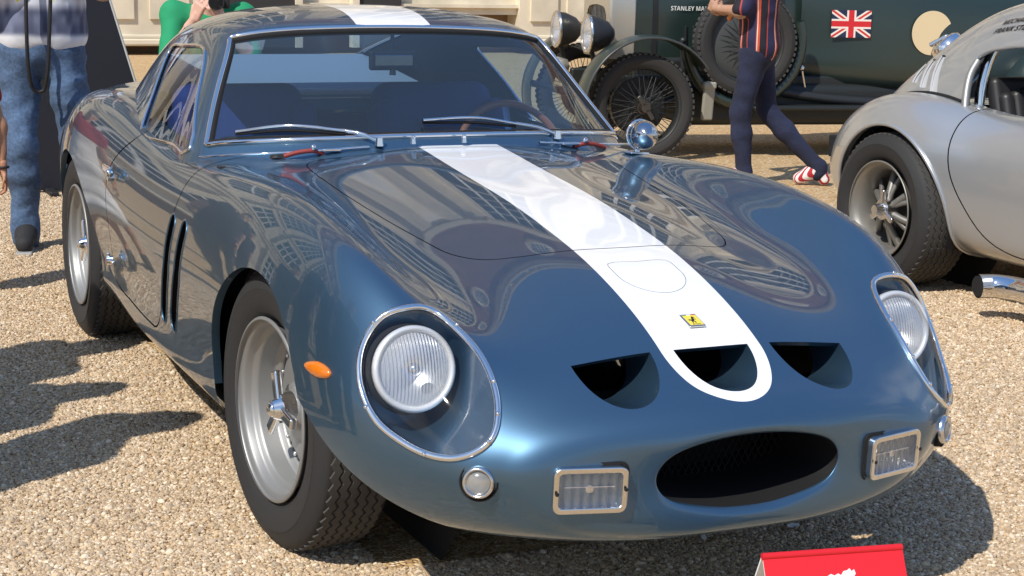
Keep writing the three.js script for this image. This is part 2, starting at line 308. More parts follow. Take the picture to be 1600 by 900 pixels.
function tyreGeo(R, rb, hw, n = 96) {
  const d = R - rb;
  return spin(lathe([[rb - .012, -hw * .70], [rb, -hw * .78], [rb + d * .12, -hw * .93], [rb + d * .35, -hw * 1.05], [rb + d * .6, -hw * 1.06], [rb + d * .82, -hw * .97], [R - .011, -hw * .86], [R - .004, -hw * .78], [R - .002, -hw * .4], [R - .001, 0], [R - .002, hw * .4], [R - .004, hw * .78], [R - .011, hw * .86], [rb + d * .82, hw * .97], [rb + d * .62, hw * 1.05], [rb + d * .615, hw * 1.068], [rb + d * .58, hw * 1.068], [rb + d * .575, hw * 1.058], [rb + d * .35, hw * 1.05], [rb + d * .12, hw * .93], [rb, hw * .78], [rb - .012, hw * .70]], n));
}
function makeWheel() {
  const w = new THREE.Group(); w.name = 'wheel';
  part('tyre', tyreGeo(.323, .207, .090), M.rubber, w);
  part('tread', treadGeo(.3195, [-.058, -.035, -.012, .012, .035, .058], .017, 64, .0045, .0065), M.tread, w);
  part('rim', spin(lathe([[.19, -.09], [.205, -.085], [.196, -.07], [.17, -.05], [.172, -.02], [.16, -.012], [.158, -.005], [.162, .0], [.171, .006], [.174, .012], [.176, .045], [.179, .052], [.187, .056], [.190, .062], [.192, .074], [.197, .080], [.206, .082], [.211, .085], [.213, .089], [.211, .092], [.206, .093]], 96)), M.silver, w);
  const disc = part('wheel_disc', spin(lathe([[.165, -.012], [.150, -.006], [.12, .008], [.085, .012], [.06, .010], [.055, .03], [.045, .034], [0, .034]], 64)), M.silver, w);
  const st = []; for (let i = 0; i < 16; i++) { const a = i / 16 * Math.PI * 2; st.push(sph(.0055, [.010 - .006, Math.cos(a) * .138, Math.sin(a) * .138], [.9, 1, 1], 10)); }
  part('stud', st, M.dullChrome, disc);
  const sp = [cyl(.034, .040, .03, [.048, 0, 0], [0, 0, -Math.PI / 2]), cyl(.020, .030, .022, [.071, 0, 0], [0, 0, -Math.PI / 2]), sph(.018, [.082, 0, 0], [.6, 1, 1], 16)];
  for (let i = 0; i < 3; i++) { const a = i / 3 * Math.PI * 2 + .3; sp.push(xf(rbox(.018, .075, .03, .007), [.062, Math.cos(a) * .05, Math.sin(a) * .05], [a, 0, 0])); }
  part('knock_off_nut', sp, M.chrome, w);
  part('brake_drum', spin(lathe([[0, -.03], [.13, -.03], [.135, -.06], [0, -.06]], 40)), M.black, w);
  return w;
}
M.tread = std(C(.055, .053, .05), .85, 0, { bumpMap: rep(grainTex, 10), bumpScale: .0006 });
// ---------------------------------------------------------------- the blue coupe
{
  const car = thing('sports_coupe', 'dark blue vintage racing coupe with a broad white stripe down its bonnet and roof', 'car', [0, 0, 0]);
  let T = tessellate(bodyFn, 0, 17, 306, 0, 9, 126, true);
  const G = {};
  // wheel arches (and the nose cut up in front of the front wheel)
  const arch = (z0, rz, y0, ry) => p => p[0] < .42 ? 1 : (Math.sqrt(((p[2] - z0) / rz) ** 2 + ((p[1] - y0) / ry) ** 2) - 1) * .35;
  const fa = arch(.012, .372, .29, .362), ra = arch(-2.35, .385, .30, .368);
  const wedge = p => p[2] > .2 && p[2] < .75 && p[0] > .42 ? p[1] - (.43 - (p[2] - .37) * .62) : 1;
  const legs = p => (p[1] < .3 && p[0] > .42 && ((p[2] > -.36 && p[2] < .42) || (p[2] < -1.965 && p[2] > -2.735))) ? -1 : 1;
  let g; const archEdges = [];
  [T, g] = cut(T, fa); archEdges.push(...g.edge); [T, g] = cut(T, ra); archEdges.push(...g.edge);
  [T, g] = cut(T, wedge); { const a = archEdges.splice(0).filter(([p, q]) => [p, q].every(e => wedge(e) > -.004 && legs(e) > 0)); archEdges.push(...a, ...g.edge.filter(([p, q]) => [p, q].every(e => legs(e) > 0))); } [T, g] = cut(T, legs);
  // headlamp cover
  const coverOutline = smoothLoop([[.578, .657], [.632, .642], [.672, .594], [.690, .540], [.691, .490], [.678, .452], [.653, .428], [.622, .412], [.586, .409], [.546, .424], [.511, .453], [.490, .498], [.483, .543], [.488, .588], [.507, .623], [.536, .648]], 5);
  let cover; [T, cover] = cut(T, p => p[2] < .35 ? 1 : sdPoly(coverOutline, p[0], p[1]));
  // three air intakes in the nose top: half ellipses with a straight rear edge
  const intake = (x0, a, b, z0) => {
    let back, hole; const f = p => p[2] < .6 || p[1] < .45 ? 1 : (Math.sqrt(((p[0] - x0) / a) ** 2 + ((p[2] - z0) / b) ** 2) - 1) * a;
    [T, hole] = cut(T, f); const e1 = hole.edge.filter(([p, q]) => p[2] + q[2] > 2 * z0);
    [back, hole] = cut(hole, p => z0 - p[2]); T = T.concat(back); return [e1, hole.edge];
  };
  const inSide = intake(.228, .088, .126, .726), inMid = intake(0, .087, .118, .727);
  // flank vents
  const seg = (a, b, r) => p => { const t = Math.min(1, Math.max(0, ((p[2] - a[0]) * (b[0] - a[0]) + (p[1] - a[1]) * (b[1] - a[1])) / ((b[0] - a[0]) ** 2 + (b[1] - a[1]) ** 2))); return p[0] < .6 ? 1 : Math.hypot(p[2] - a[0] - t * (b[0] - a[0]), p[1] - a[1] - t * (b[1] - a[1])) - r; };
  const ventSegs = [[[-.800, .632], [-.838, .51], .031], [[-.838, .51], [-.925, .372], .031], [[-.668, .632], [-.708, .51], .033], [[-.708, .51], [-.803, .372], .033]];
  const ventF = [seg(...ventSegs[0]), seg(...ventSegs[1]), seg(...ventSegs[2]), seg(...ventSegs[3])];
  const ventEdges = [];
  for (const k of [0, 2]) { let h; [T, h] = cut(T, p => Math.min(ventF[k](p), ventF[k + 1](p))); ventEdges.push(h.edge); }
  // cockpit opening under the glass
  const hole = [[-.58, -1.0], [-.45, -.80], [-.25, -.715], [0, -.695], [.25, -.715], [.45, -.80], [.58, -1.0], [.6, -1.2], [.6, -1.72], [-.6, -1.72], [-.6, -1.2]];
  [T, g] = cut(T, p => p[1] < .62 ? 1 : sdPoly(hole, p[0], p[2]));
  // door and bonnet, each with its shut line
  const doorP = smoothLoop([[-.775, .80], [-.79, .735], [-.803, .68], [-.84, .60], [-.885, .50], [-.93, .42], [-.99, .345], [-1.04, .308], [-1.15, .302], [-1.45, .306], [-1.68, .312], [-1.745, .335], [-1.735, .40], [-1.70, .50], [-1.69, .606], [-1.66, .685], [-1.58, .745], [-1.49, .80], [-1.45, .9], [-1.1, .93], [-.8, .9]], 3);
  const dF = p => p[0] < .45 ? .5 : sdPoly(doorP, p[2], p[1]);
  let inner, door, doorGap; [T, inner] = cut(T, p => dF(p) - .0028); [door, doorGap] = cut(inner, p => -dF(p) - .0028); // kept inside, strip left over
  const bonP = smoothLoop([[0, .325], [.12, .322], [.22, .305], [.305, .262], [.352, .19], [.375, .09], [.40, -.06], [.418, -.24], [.432, -.44], [.437, -.55], [.43, -.618], [.40, -.64], [.25, -.612], [0, -.602], [-.25, -.612], [-.40, -.64], [-.43, -.618], [-.437, -.55], [-.432, -.44], [-.418, -.24], [-.40, -.06], [-.375, .09], [-.352, .19], [-.305, .262], [-.22, .305], [-.12, .322]], 4);
  const bF = p => p[1] < .5 ? .5 : sdPoly(bonP, p[0], p[2]);
  let bon, bonGap; [T, inner] = cut(T, p => bF(p) - .0015); [bon, bonGap] = cut(inner, p => -bF(p) - .0015);
  // oil flap in the middle of the bonnet front and white stripe
  const stripeF = p => { const z0 = .727, x = p[0] / .116; return p[1] < .4 ? 1 : p[2] < z0 ? p[0] - .116 : (Math.sqrt(x * x + ((p[2] - z0) / .147) ** 2) - 1) * .116; };
  let sT, sB; [T, sT] = cut(T, stripeF); [bon, sB] = cut(bon, stripeF);
  const flapP = smoothLoop([[.072, .405], [.078, .44], [.074, .49], [.045, .53], [0, .545], [-.045, .53], [-.074, .49], [-.078, .44], [-.072, .405], [0, .402]], 3);
  let flap, flapGap; [sT, inner] = cut(sT, p => sdPoly(flapP, p[0], p[2]) - .0007); [flap, flapGap] = cut(inner, p => -sdPoly(flapP, p[0], p[2]) - .0007);

  const body = part('body', [toGeo(both(T)), wall(both2(archEdges), p => [p[0] > 0 ? -.02 : .02, 0, 0])], M.blue, car);
  function both2(e) { return e.concat(e.map(([a, b]) => [[-b[0], b[1], b[2]], [-a[0], a[1], a[2]]])); }
  for (const [a, b] of [[.3, 2], [-1.2, .3], [-9, -1.2]]) { const q = sT.filter(t => t[0][2] > a && t[0][2] <= b); if (q.length) part('stripe', toGeo(both(q)), M.white, car); } part('oil_flap', toGeo(both(flap)), M.white, car);
  const bonnet = part('bonnet', toGeo(both(bon)), M.blue, car); part('stripe', toGeo(both(sB)), M.white, bonnet);
  part('shut_line', toGeo(shifted(both(bonGap), .005)), M.gap, bonnet);
  part('shut_line', toGeo(shifted(both(flapGap), .002)), M.lampRim, car);
  for (const s of [1, -1]) {
    const m = s > 0 ? t => t : mirrorT;
    const d = part('door', toGeo(m(door)), M.blue, car); part('shut_line', toGeo(shifted(m(doorGap), .006)), M.gap, d);
    const h = part('door_handle', [rbox(.012, .022, .10, .005, [s * .758, .690, -1.60]), sph(.013, [s * .762, .683, -1.545]), cyl(.011, .011, .02, [s * .756, .668, -1.56], [0, 0, Math.PI / 2])], M.chrome, d);
    part('side_fastener', [rbox(.014, .016, .10, .005, [s * .743, .392, -1.66]), cyl(.016, .016, .02, [s * .745, .392, -1.67], [0, 0, Math.PI / 2]), rbox(.012, .06, .012, .004, [s * .748, .388, -1.67])], M.chrome, car);
    ventEdges.forEach((e, k) => {
      const ee = s > 0 ? e : mirrorT(Object.assign([], { edge: e })).edge;
      part('flank_vent', [wall(ee, p => [-s * .05, 0, -.02])], M.gap, car);
      part('vent_rim', loopTube(ee, .0035, .014, -.001, 6).map(q => q), M.blue, car);
    });
    for (const [e, x0, mid] of [[inSide, s * .228, 0], ...(s > 0 ? [[inMid, 0, 1]] : [])]) {
      let curve = e[0], straight = e[1];
      if (mid) { curve = both2(curve); straight = both2(straight); } else if (s < 0) { curve = mirrorT(Object.assign([], { edge: curve })).edge; straight = mirrorT(Object.assign([], { edge: straight })).edge; }
      part('air_intake', [wall(curve, p => [0, -.022, -.12 - .3 * Math.max(0, p[2] - .73)], 2), wall(straight, p => [0, -.012, -.02])], M.blue, car);
    }
    // headlamp: chrome ring, painted bucket, lamp, clear cover
    const cv = m(cover), lampG = part('headlamp_bucket', [wall(cv.edge, p => [0, 0, .495 - p[2]], 2), xf(new THREE.ShapeGeometry(new THREE.Shape(coverOutline.map(q => new THREE.Vector2(s * q[0], q[1])))), [0, 0, .497])], M.blue, car);
    part('headlamp_ring', loopTube(cv.edge, .0068, .012, .001, 10), M.chrome, car);
    part('headlamp_cover', toGeo(shifted(cv, .004)), M.clear, car);
    const L = chain(cv.edge)[0], scr = []; for (const k of [.03, .16, .30, .47, .63, .8, .92]) { const p = L[Math.floor(k * L.length)]; scr.push(sph(.0048, [p[0] + p[3] * .007, p[1] + p[4] * .007, p[2] + p[5] * .007], [1, 1, 1], 10)); }
    part('cover_screw', scr, M.chrome, car);
    const hl = part('headlamp', xf(lathe([[.0, -.07], [.028, -.063], [.056, -.037], [.0725, -.0075], [.0745, 0]], 48), [s * .583, .538, .567], [Math.PI / 2 - .2, 0, s * -.0]), M.bowl, car);
    const flat = q => { const a = q.attributes.position, u = q.attributes.uv; for (let i = 0; i < a.count; i++) u.setXY(i, a.getX(i) / .17 + .5, a.getZ(i) / .17 + .5); return q; };
    const face = (geo) => xf(geo, [s * .583, .538, .567], [Math.PI / 2 - .2, 0, 0]);
    part('lamp_rim', face(lathe([[.0735, -.02], [.0855, -.012], [.0875, 0], [.0855, .008], [.080, .010], [.0735, .006], [.0735, -.02]], 56)), M.lampRim, hl);
    part('lens', face(flat(lathe([[0, .026], [.019, .025], [.037, .0212], [.056, .0145], [.069, .0065], [.0745, .002]], 48))), M.lensFlute, hl);
    part('bulb', face(new THREE.SphereGeometry(.014, 16, 10)), M.dullChrome, hl);
    part('headlamp_bucket', face(lathe([[.080, -.09], [.082, -.02], [.089, -.018], [.093, -.03]], 40)), M.gap, hl);
    // small round nose lamp
    const lp = [s * .541, .369, .802], lr = [1.45, 0, s * -.75];
    const put = (geo, d = 0) => { const q = new THREE.Quaternion().setFromUnitVectors(V(0, 1, 0), V(s * .56, .06, .82).normalize()); return geo.applyMatrix4(new THREE.Matrix4().compose(V(...lp), q, V(1, 1, 1))); };
    const sl = part('side_lamp', put(lathe([[.0, .002], [.022, .002], [.024, .012], [.029, .012], [.032, .004], [.033, -.02]], 32)), M.dullChrome, car);
    part('seal', put(lathe([[.031, -.02], [.0345, .001], [.038, .001], [.0385, -.02]], 32)), M.gap, sl);
    part('lens', put(lathe([[0, .016], [.012, .0145], [.02, .010], [.0235, .004]], 28)), M.frost, sl);
    // orange marker on the flank
    const mk = new THREE.SphereGeometry(1, 28, 18); const mp = mk.attributes.position; for (let i = 0; i < mp.count; i++) { const t = mp.getZ(i), w = 1 - .28 * (t > 0 ? 0 : -t) ; mp.setY(i, mp.getY(i) * w); } mk.computeVertexNormals();
    part('marker_lamp', xf(mk, [s * .736, .517, .422], [0, s * -.21, 0], [.013, .0165, .052]), M.amber, car);
    // oblong lamp in the nose
    const fq = new THREE.Quaternion().setFromEuler(new THREE.Euler(.06, s * .215, 0)), fp = V(s * .347, .359, .879);
    const fit = geo => geo.applyMatrix4(new THREE.Matrix4().compose(fp, fq, V(1, 1, 1)));
    const rr = (w, h, r) => { const q = new THREE.Shape(); q.moveTo(-w + r, -h); q.lineTo(w - r, -h); q.quadraticCurveTo(w, -h, w, -h + r); q.lineTo(w, h - r); q.quadraticCurveTo(w, h, w - r, h); q.lineTo(-w + r, h); q.quadraticCurveTo(-w, h, -w, h - r); q.lineTo(-w, -h + r); q.quadraticCurveTo(-w, -h, -w + r, -h); return q; };
    const frame = (w, h, r, w2, h2, r2, d, bev, z) => { const q = rr(w, h, r); q.holes.push(rr(w2, h2, r2)); return fit(new THREE.ExtrudeGeometry(q, { depth: d, bevelEnabled: bev > 0, bevelSize: bev, bevelThickness: bev, bevelSegments: 3, curveSegments: 8 }).translate(0, 0, z)); };
    const fl = part('driving_lamp', frame(.0705, .0435, .016, .064, .037, .012, .020, .0025, -.004), M.dullChrome, car);
    part('seal', frame(.0785, .0505, .02, .073, .046, .016, .03, .0, -.030), M.gap, fl);
    part('reflector', [fit(new THREE.CylinderGeometry(.038, .038, .128, 32, 1, true, Math.PI * .5, Math.PI).rotateZ(Math.PI / 2).scale(1, .97, .8).translate(0, 0, .004)), fit(box(.002, .07, .03, [.063, 0, -.008])), fit(box(.002, .07, .03, [-.063, 0, -.008]))], M.bowl, fl);
    part('lens', fit(rbox(.127, .073, .006, .003, [0, 0, .014])), M.clearRib, fl);
    part('bulb', [fit(cyl(.008, .008, .03, [0, 0, -.008], [Math.PI / 2, 0, 0], 12)), fit(rbox(.10, .003, .003, .001, [0, .004, .006]))], M.dullChrome, fl);
    for (const e of [1, -1]) part('screw', fit(sph(.004, [e * .067, e * .003, .024], [1, 1, .6], 10)), M.gap, fl);
  }
  // mouth: lip and dark duct with a mesh grille set well back
  { const P = [], n = 48, e = []; for (let i = 0; i <= n; i++) { const p = bodyFn(0, 9 * i / n); e.push([p[0], p[1], p[2]]); }
    const ring = []; for (let i = 0; i < n; i++) ring.push([e[i], e[i + 1]]);
    const full = ring.concat(ring.map(([a, b]) => [[-b[0], b[1], b[2]], [-a[0], a[1], a[2]]]));
    part('air_duct', wall(full, p => [p[0] * -.05, (.365 - p[1]) * .1, -.26], 3), M.black, car);
    const bars = []; for (let i = -12; i <= 12; i++) bars.push(cyl(.0015, .0015, .16, [i * .016, .365, .70], [0, 0, .5], 5), cyl(.0015, .0015, .16, [i * .016, .365, .701], [0, 0, -.5], 5));
    part('grille', bars, M.gap, car);
    part('radiator', box(.5, .22, .02, [0, .36, .62]), M.gap, car);
  }
  // yellow badge
  const badgeTex = canvasTex(96, 128, (g, w, h) => {
    g.fillStyle = '#8d8f92'; g.fillRect(0, 0, w, h); g.fillStyle = '#e9d24a'; g.fillRect(5, 5, w - 10, h - 10);
    g.fillStyle = '#2f7a3d'; g.fillRect(5, 5, 29, 9); g.fillStyle = '#eee'; g.fillRect(34, 5, 28, 9); g.fillStyle = '#b5342b'; g.fillRect(62, 5, 29, 9);
    g.fillStyle = '#1a1712'; g.beginPath(); [[60, 26], [66, 33], [72, 40], [68, 44], [62, 42], [60, 50], [66, 56], [74, 58], [72, 63], [62, 62], [56, 66], [52, 78], [58, 86], [56, 98], [50, 104], [49, 97], [50, 90], [43, 84], [38, 92], [36, 106], [30, 106], [33, 90], [34, 76], [28, 70], [22, 74], [20, 64], [26, 56], [34, 60], [42, 62], [46, 52], [48, 40], [54, 32]].forEach(([x, y], i) => i ? g.lineTo(x, y) : g.moveTo(x, y)); g.closePath(); g.fill();
    g.fillRect(22, 111, 52, 6);
  });
  { const at = bodyFn, p = V(0, .613, .651), n = V(0, .975, .30).normalize(), q = new THREE.Quaternion().setFromRotationMatrix(new THREE.Matrix4().lookAt(n, V(0, 0, 0), V(0, .3, -1)));
    const b = part('badge', rbox(.038, .050, .004, .0015).applyMatrix4(new THREE.Matrix4().compose(p.clone().addScaledVector(n, .0005), q, V(1, 1, 1))), M.dullChrome, car);
    part('badge_face', new THREE.PlaneGeometry(.035, .047).applyMatrix4(new THREE.Matrix4().compose(p.clone().addScaledVector(n, .0032), q, V(1, 1, 1))), std(new THREE.Color(1, 1, 1), .3, 0, { map: badgeTex }), b); }

  // ------------------------------------------------ cabin
  let K = tessellate(cabinFn, 0, 9, 180, 0, 5, 100, true), scr, side, rear, R;
  const band = (p, u0, u1, v1, ru) => { const a = Math.max(u0 - p[6], p[6] - u1) * .3, b = (p[7] - v1) * .2; return Math.max(a, b) > 0 || ru === 0 ? Math.max(a, b) : Math.max(a, b); };
  const cutBox = (T0, u0, u1, v1) => { // exact straight cuts in sheet coordinates
    let out = [], k; const E = [];
    const step = (f, ok) => { let r; [k, r] = cut(cur, f); out = out.concat(r); E.push(...k.edge.filter(([a, b]) => ok(a) && ok(b))); cur = k; };
    let cur = T0; const inV = p => p[7] < v1 + 1e-3, inU = p => p[6] > u0 - 1e-3 && p[6] < u1 + 1e-3;
    step(p => p[6] - u0, inV); step(p => u1 - p[6], inV); step(p => (v1 - p[7]) * .2, inU);
    return [out, cur, E];
  };
  let eW, eR; [K, scr, eW] = cutBox(K, 1.03, 2.93, 2.98);
  [K, rear, eR] = cutBox(K, 5.85, 7.7, 2.55);
  const sideP = [[-.955, .812], [-1.18, .806], [-1.53, .806], [-1.57, .83], [-1.64, .93], [-1.735, 1.045], [-1.72, 1.056], [-1.55, 1.066], [-1.33, 1.073], [-1.27, 1.06], [-1.13, .955]];
  const sideL = smoothLoop(sideP, 3);
  let sg; [K, sg] = cut(K, p => p[7] < 2.9 ? .3 : sdPoly(sideL, p[2], p[1]));
  let kS; [K, kS] = cut(K, p => p[6] > 3.0 ? p[0] - .116 : .3);
  part('roof', toGeo(both(K)), M.blue, car); for (const [a, b] of [[-2.2, 9], [-9, -2.2]]) part('stripe', toGeo(both(kS.filter(t => t[0][2] > a && t[0][2] <= b))), M.white, car);
  part('roof_lining', toGeo(shifted(both(K.filter(t => t[0][1] > .8).concat(kS)), .012)), M.black, car);
  const W = both(scr), WE = both2n(eW); function both2n(e) { return e.concat(mirrorT(Object.assign([], { edge: e })).edge); }
  part('windscreen', toGeo(shifted(W, .003)), M.screen, car);
  const border = (u0, u1, v1, off) => { const P = []; const add = (u, v, sx) => { const p = cabinFn(u, v), e = 1e-3, a = cabinFn(u + e, v), b = cabinFn(u, v + e); const n = V(a[0] - p[0], a[1] - p[1], a[2] - p[2]).cross(V(b[0] - p[0], b[1] - p[1], b[2] - p[2])).normalize().negate(); P.push([sx * (p[0] + n.x * off), p[1] + n.y * off, p[2] + n.z * off]); };
    const N = 16, path = []; for (let k = 0; k <= N; k++) path.push([u0, v1 * k / N]); for (let k = 1; k <= N; k++) path.push([u0 + (u1 - u0) * k / N, v1]); for (let k = 1; k <= N; k++) path.push([u1, v1 * (1 - k / N)]);
    for (const [u, v] of path) add(u, v, 1); for (const [u, v] of path.slice(1, -1).reverse()) add(u, v, -1); return P; };
  part('windscreen_trim', tube(border(1.02, 2.94, 2.99, .003), .0078, true, 260, 8), M.chrome, car);
  part('windscreen_seal', tube(border(1.085, 2.885, 2.935, -.004), .0095, true, 260, 6), M.gap, car);
  part('rear_window', toGeo(shifted(both(rear), .003)), M.glass, car); part('rear_window_trim', tube(border(5.85, 7.7, 2.55, .002), .007, true, 200, 6), M.chrome, car);
  for (const s of [1, -1]) { const q = s > 0 ? sg : mirrorT(sg); q.edge = s > 0 ? sg.edge : q.edge; part('side_window', toGeo(shifted(q, .003)), M.glass, car); part('side_window_trim', loopTube(q.edge, .0055, .02, .002, 8), M.chrome, car); }
  // ------------------------------------------------ cockpit
  part('floor', [box(1.3, .03, 1.5, [0, .3, -1.3]), box(1.3, .5, .03, [0, .55, -.68]), box(1.06, .5, .03, [0, .58, -1.80]), box(.03, .5, 1.2, [.66, .53, -1.3]), box(.03, .5, 1.2, [-.66, .53, -1.3])], M.carpet, car);
  part('dashboard', [rbox(1.18, .16, .22, .05, [0, .765, -.93]), rbox(1.0, .05, .2, .02, [0, .80, -.80])], M.black, car);
  part('rear_shelf', [xf(new THREE.ExtrudeGeometry(new THREE.Shape([[-.49, .16], [.49, .16], [.37, -.22], [-.37, -.22]].map(q => new THREE.Vector2(...q))), { depth: .012, bevelEnabled: true, bevelSize: .008, bevelThickness: .004, bevelSegments: 2 }).rotateX(Math.PI / 2).scale(1, 1, 1), [0, .928, -2.24], [.26, 0, 0]), rbox(1.0, .05, .30, .01, [0, .868, -1.92])], M.shelf, car);
  for (const s of [1, -1]) {
    const st = part('seat', [rbox(.42, .14, .46, .06, [s * .33, .40, -1.30], [-.15, 0, 0])], M.seat, car);
    part('backrest', [rbox(.42, .58, .13, .06, [s * .33, .66, -1.60], [-.28, 0, 0]), rbox(.08, .5, .16, .04, [s * .33 + .19, .64, -1.55], [-.28, 0, 0]), rbox(.08, .5, .16, .04, [s * .33 - .19, .64, -1.55], [-.28, 0, 0])], M.seat, st);
  }
  { const c = [.42, .735, -1.195], r = [-.38, 0, 0]; const w = part('steering_wheel', torus(.178, .0115, c, r, 64, 12), M.wood, car);
    const sp = []; for (const a of [0, 2.1, 4.2]) sp.push(xf(box(.17, .022, .004), [0, 0, 0], [0, 0, a + Math.PI / 2]).translate(Math.cos(a + Math.PI / 2) * .09, Math.sin(a + Math.PI / 2) * .09, 0)); sp.push(cyl(.035, .035, .03, [0, 0, 0], [Math.PI / 2, 0, 0]));
    part('spoke', sp.map(g2 => xf(g2, c, r)), M.dullChrome, w); part('column', cyl(.02, .02, .3, [.42, .70, -1.05], [Math.PI / 2 + .3, 0, 0]), M.black, w); }
  { const mr = part('rear_view_mirror', rbox(.148, .058, .018, .014, [-.015, 1.046, -1.1]), M.black, car); part('mirror_glass', rbox(.118, .034, .006, .006, [-.015, 1.046, -1.0895]), std(C(.30, .33, .36), .15, 1), mr); part('stem', cyl(.006, .006, .07, [-.015, 1.10, -1.105]), M.black, mr); part('dip_lever', cyl(.008, .01, .02, [-.015, 1.013, -1.1]), M.black, mr); }
  part('seat_belt', tube([[.225, .905, -1.74], [.25, .82, -1.58], [.27, .70, -1.45], [.28, .55, -1.3]], .006, false, 20, 6), M.dullChrome, car);
  // ------------------------------------------------ wipers, jets, straps, mirror
  for (const w of [[[-.222, .858, -.640], [-.30, .884, -.695], [-.435, .888, -.765], [-.556, .872, -.855]], [[.321, .862, -.672], [.20, .894, -.690], [.08, .906, -.700], [-.075, .908, -.702]]]) {
    const wp = part('wiper', [tube([w[0], [(w[0][0] + w[1][0]) / 2, (w[0][1] + w[1][1]) / 2 + .006, (w[0][2] + w[1][2]) / 2 + .004], w[1]], .005, false, 12, 8), cyl(.010, .012, .022, w[0])], M.chrome, car);
    part('blade', tube(w.slice(1).map((p, i) => [p[0], p[1] + (i === 1 ? .006 : 0), p[2] + .004]), .0045, false, 24, 6), M.chrome, wp); part('blade_rubber', tube(w.slice(1).map(p => [p[0], p[1] - .008, p[2]]), .004, false, 24, 5), M.gap, wp);
  }
  for (const x of [-.135, .012]) part('washer_jet', [cyl(.006, .008, .018, [x, .862, -.615]), sph(.006, [x, .871, -.612], [1, 1, 1], 10)], M.chrome, car);
  for (const s of [1, -1]) { const st = part('bonnet_strap', tube([[s * .37, .828, -.665], [s * .40, .836, -.66], [s * .44, .832, -.667], [s * .475, .822, -.675]], .0065, false, 18, 6), M.red, car); part('catch', [rbox(.05, .008, .016, .003, [s * .35, .838, -.655], [0, s * .1, 0]), sph(.008, [s * .40, .846, -.655], [1, 1, 1], 10)], M.chrome, st); }
  for (const tr of both2c([[.66, .806, -.84], [.60, .818, -.77], [.52, .827, -.705], [.44, .833, -.672], [.36, .838, -.655], [.25, .845, -.64]])) part('cowl_trim', tr, M.chrome, car);
  function both2c(P) { return [tube(P, .0035, false, 24, 6), tube(P.map(p => [-p[0], p[1], p[2]]), .0035, false, 24, 6)]; }
  { const mr = part('wing_mirror', xf(lathe([[0, .050], [.016, .045], [.031, .031], [.040, .009], [.043, -.013], [.041, -.018]], 40), [.575, .86, -.63], [1.45, 0, .35]), std(C(.55, .56, .58), .10, 1), car);
    part('mirror_rim', xf(torus(.041, .0035, [0, 0, 0], [0, 0, 0], 40, 8), [.575, .86, -.63], [0, 0, 0]).translate(-.004, 0, -.018), M.chrome, mr);
    part('stem', tube([[.565, .80, -.655], [.568, .825, -.652], [.575, .845, -.645]], .009, false, 12, 8), M.chrome, mr); part('foot', rbox(.075, .008, .04, .004, [.562, .807, -.65], [0, .3, -.1]), M.chrome, mr); }
  // ------------------------------------------------ under the body
  for (const z of [.012, -2.37]) for (const s of [1, -1]) part('wheel_well', [xf(new THREE.CylinderGeometry(.372, .372, .33, 40, 1, true, Math.PI * .5 - 1.3, 2.6), [s * .54, .30, z], [0, 0, Math.PI / 2]), xf(new THREE.CircleGeometry(.372, 40), [s * .385, .30, z], [0, s * Math.PI / 2, 0])], M.gap, car);
  part('tail_panel', xf(new THREE.ShapeGeometry(new THREE.Shape([[-.45, .36], [.45, .36], [.58, .5], [.56, .66], [.4, .78], [0, .83], [-.4, .78], [-.56, .66], [-.58, .5]].map(q => new THREE.Vector2(...q)))), [0, 0, -3.36]), M.blue, car);
  // ------------------------------------------------ wheels
  const wheel = makeWheel();
  for (const [x, z, steer, side] of [[-.630, 0, .085, -1], [.630, 0, .085, 1], [-.623, -2.4, 0, -1], [.623, -2.4, 0, 1]]) {
    const w = wheel.clone(); w.position.set(x, .327, z); w.rotation.y = steer + (side < 0 ? Math.PI : 0); w.rotation.order = 'YXZ'; car.add(w);
  }
}
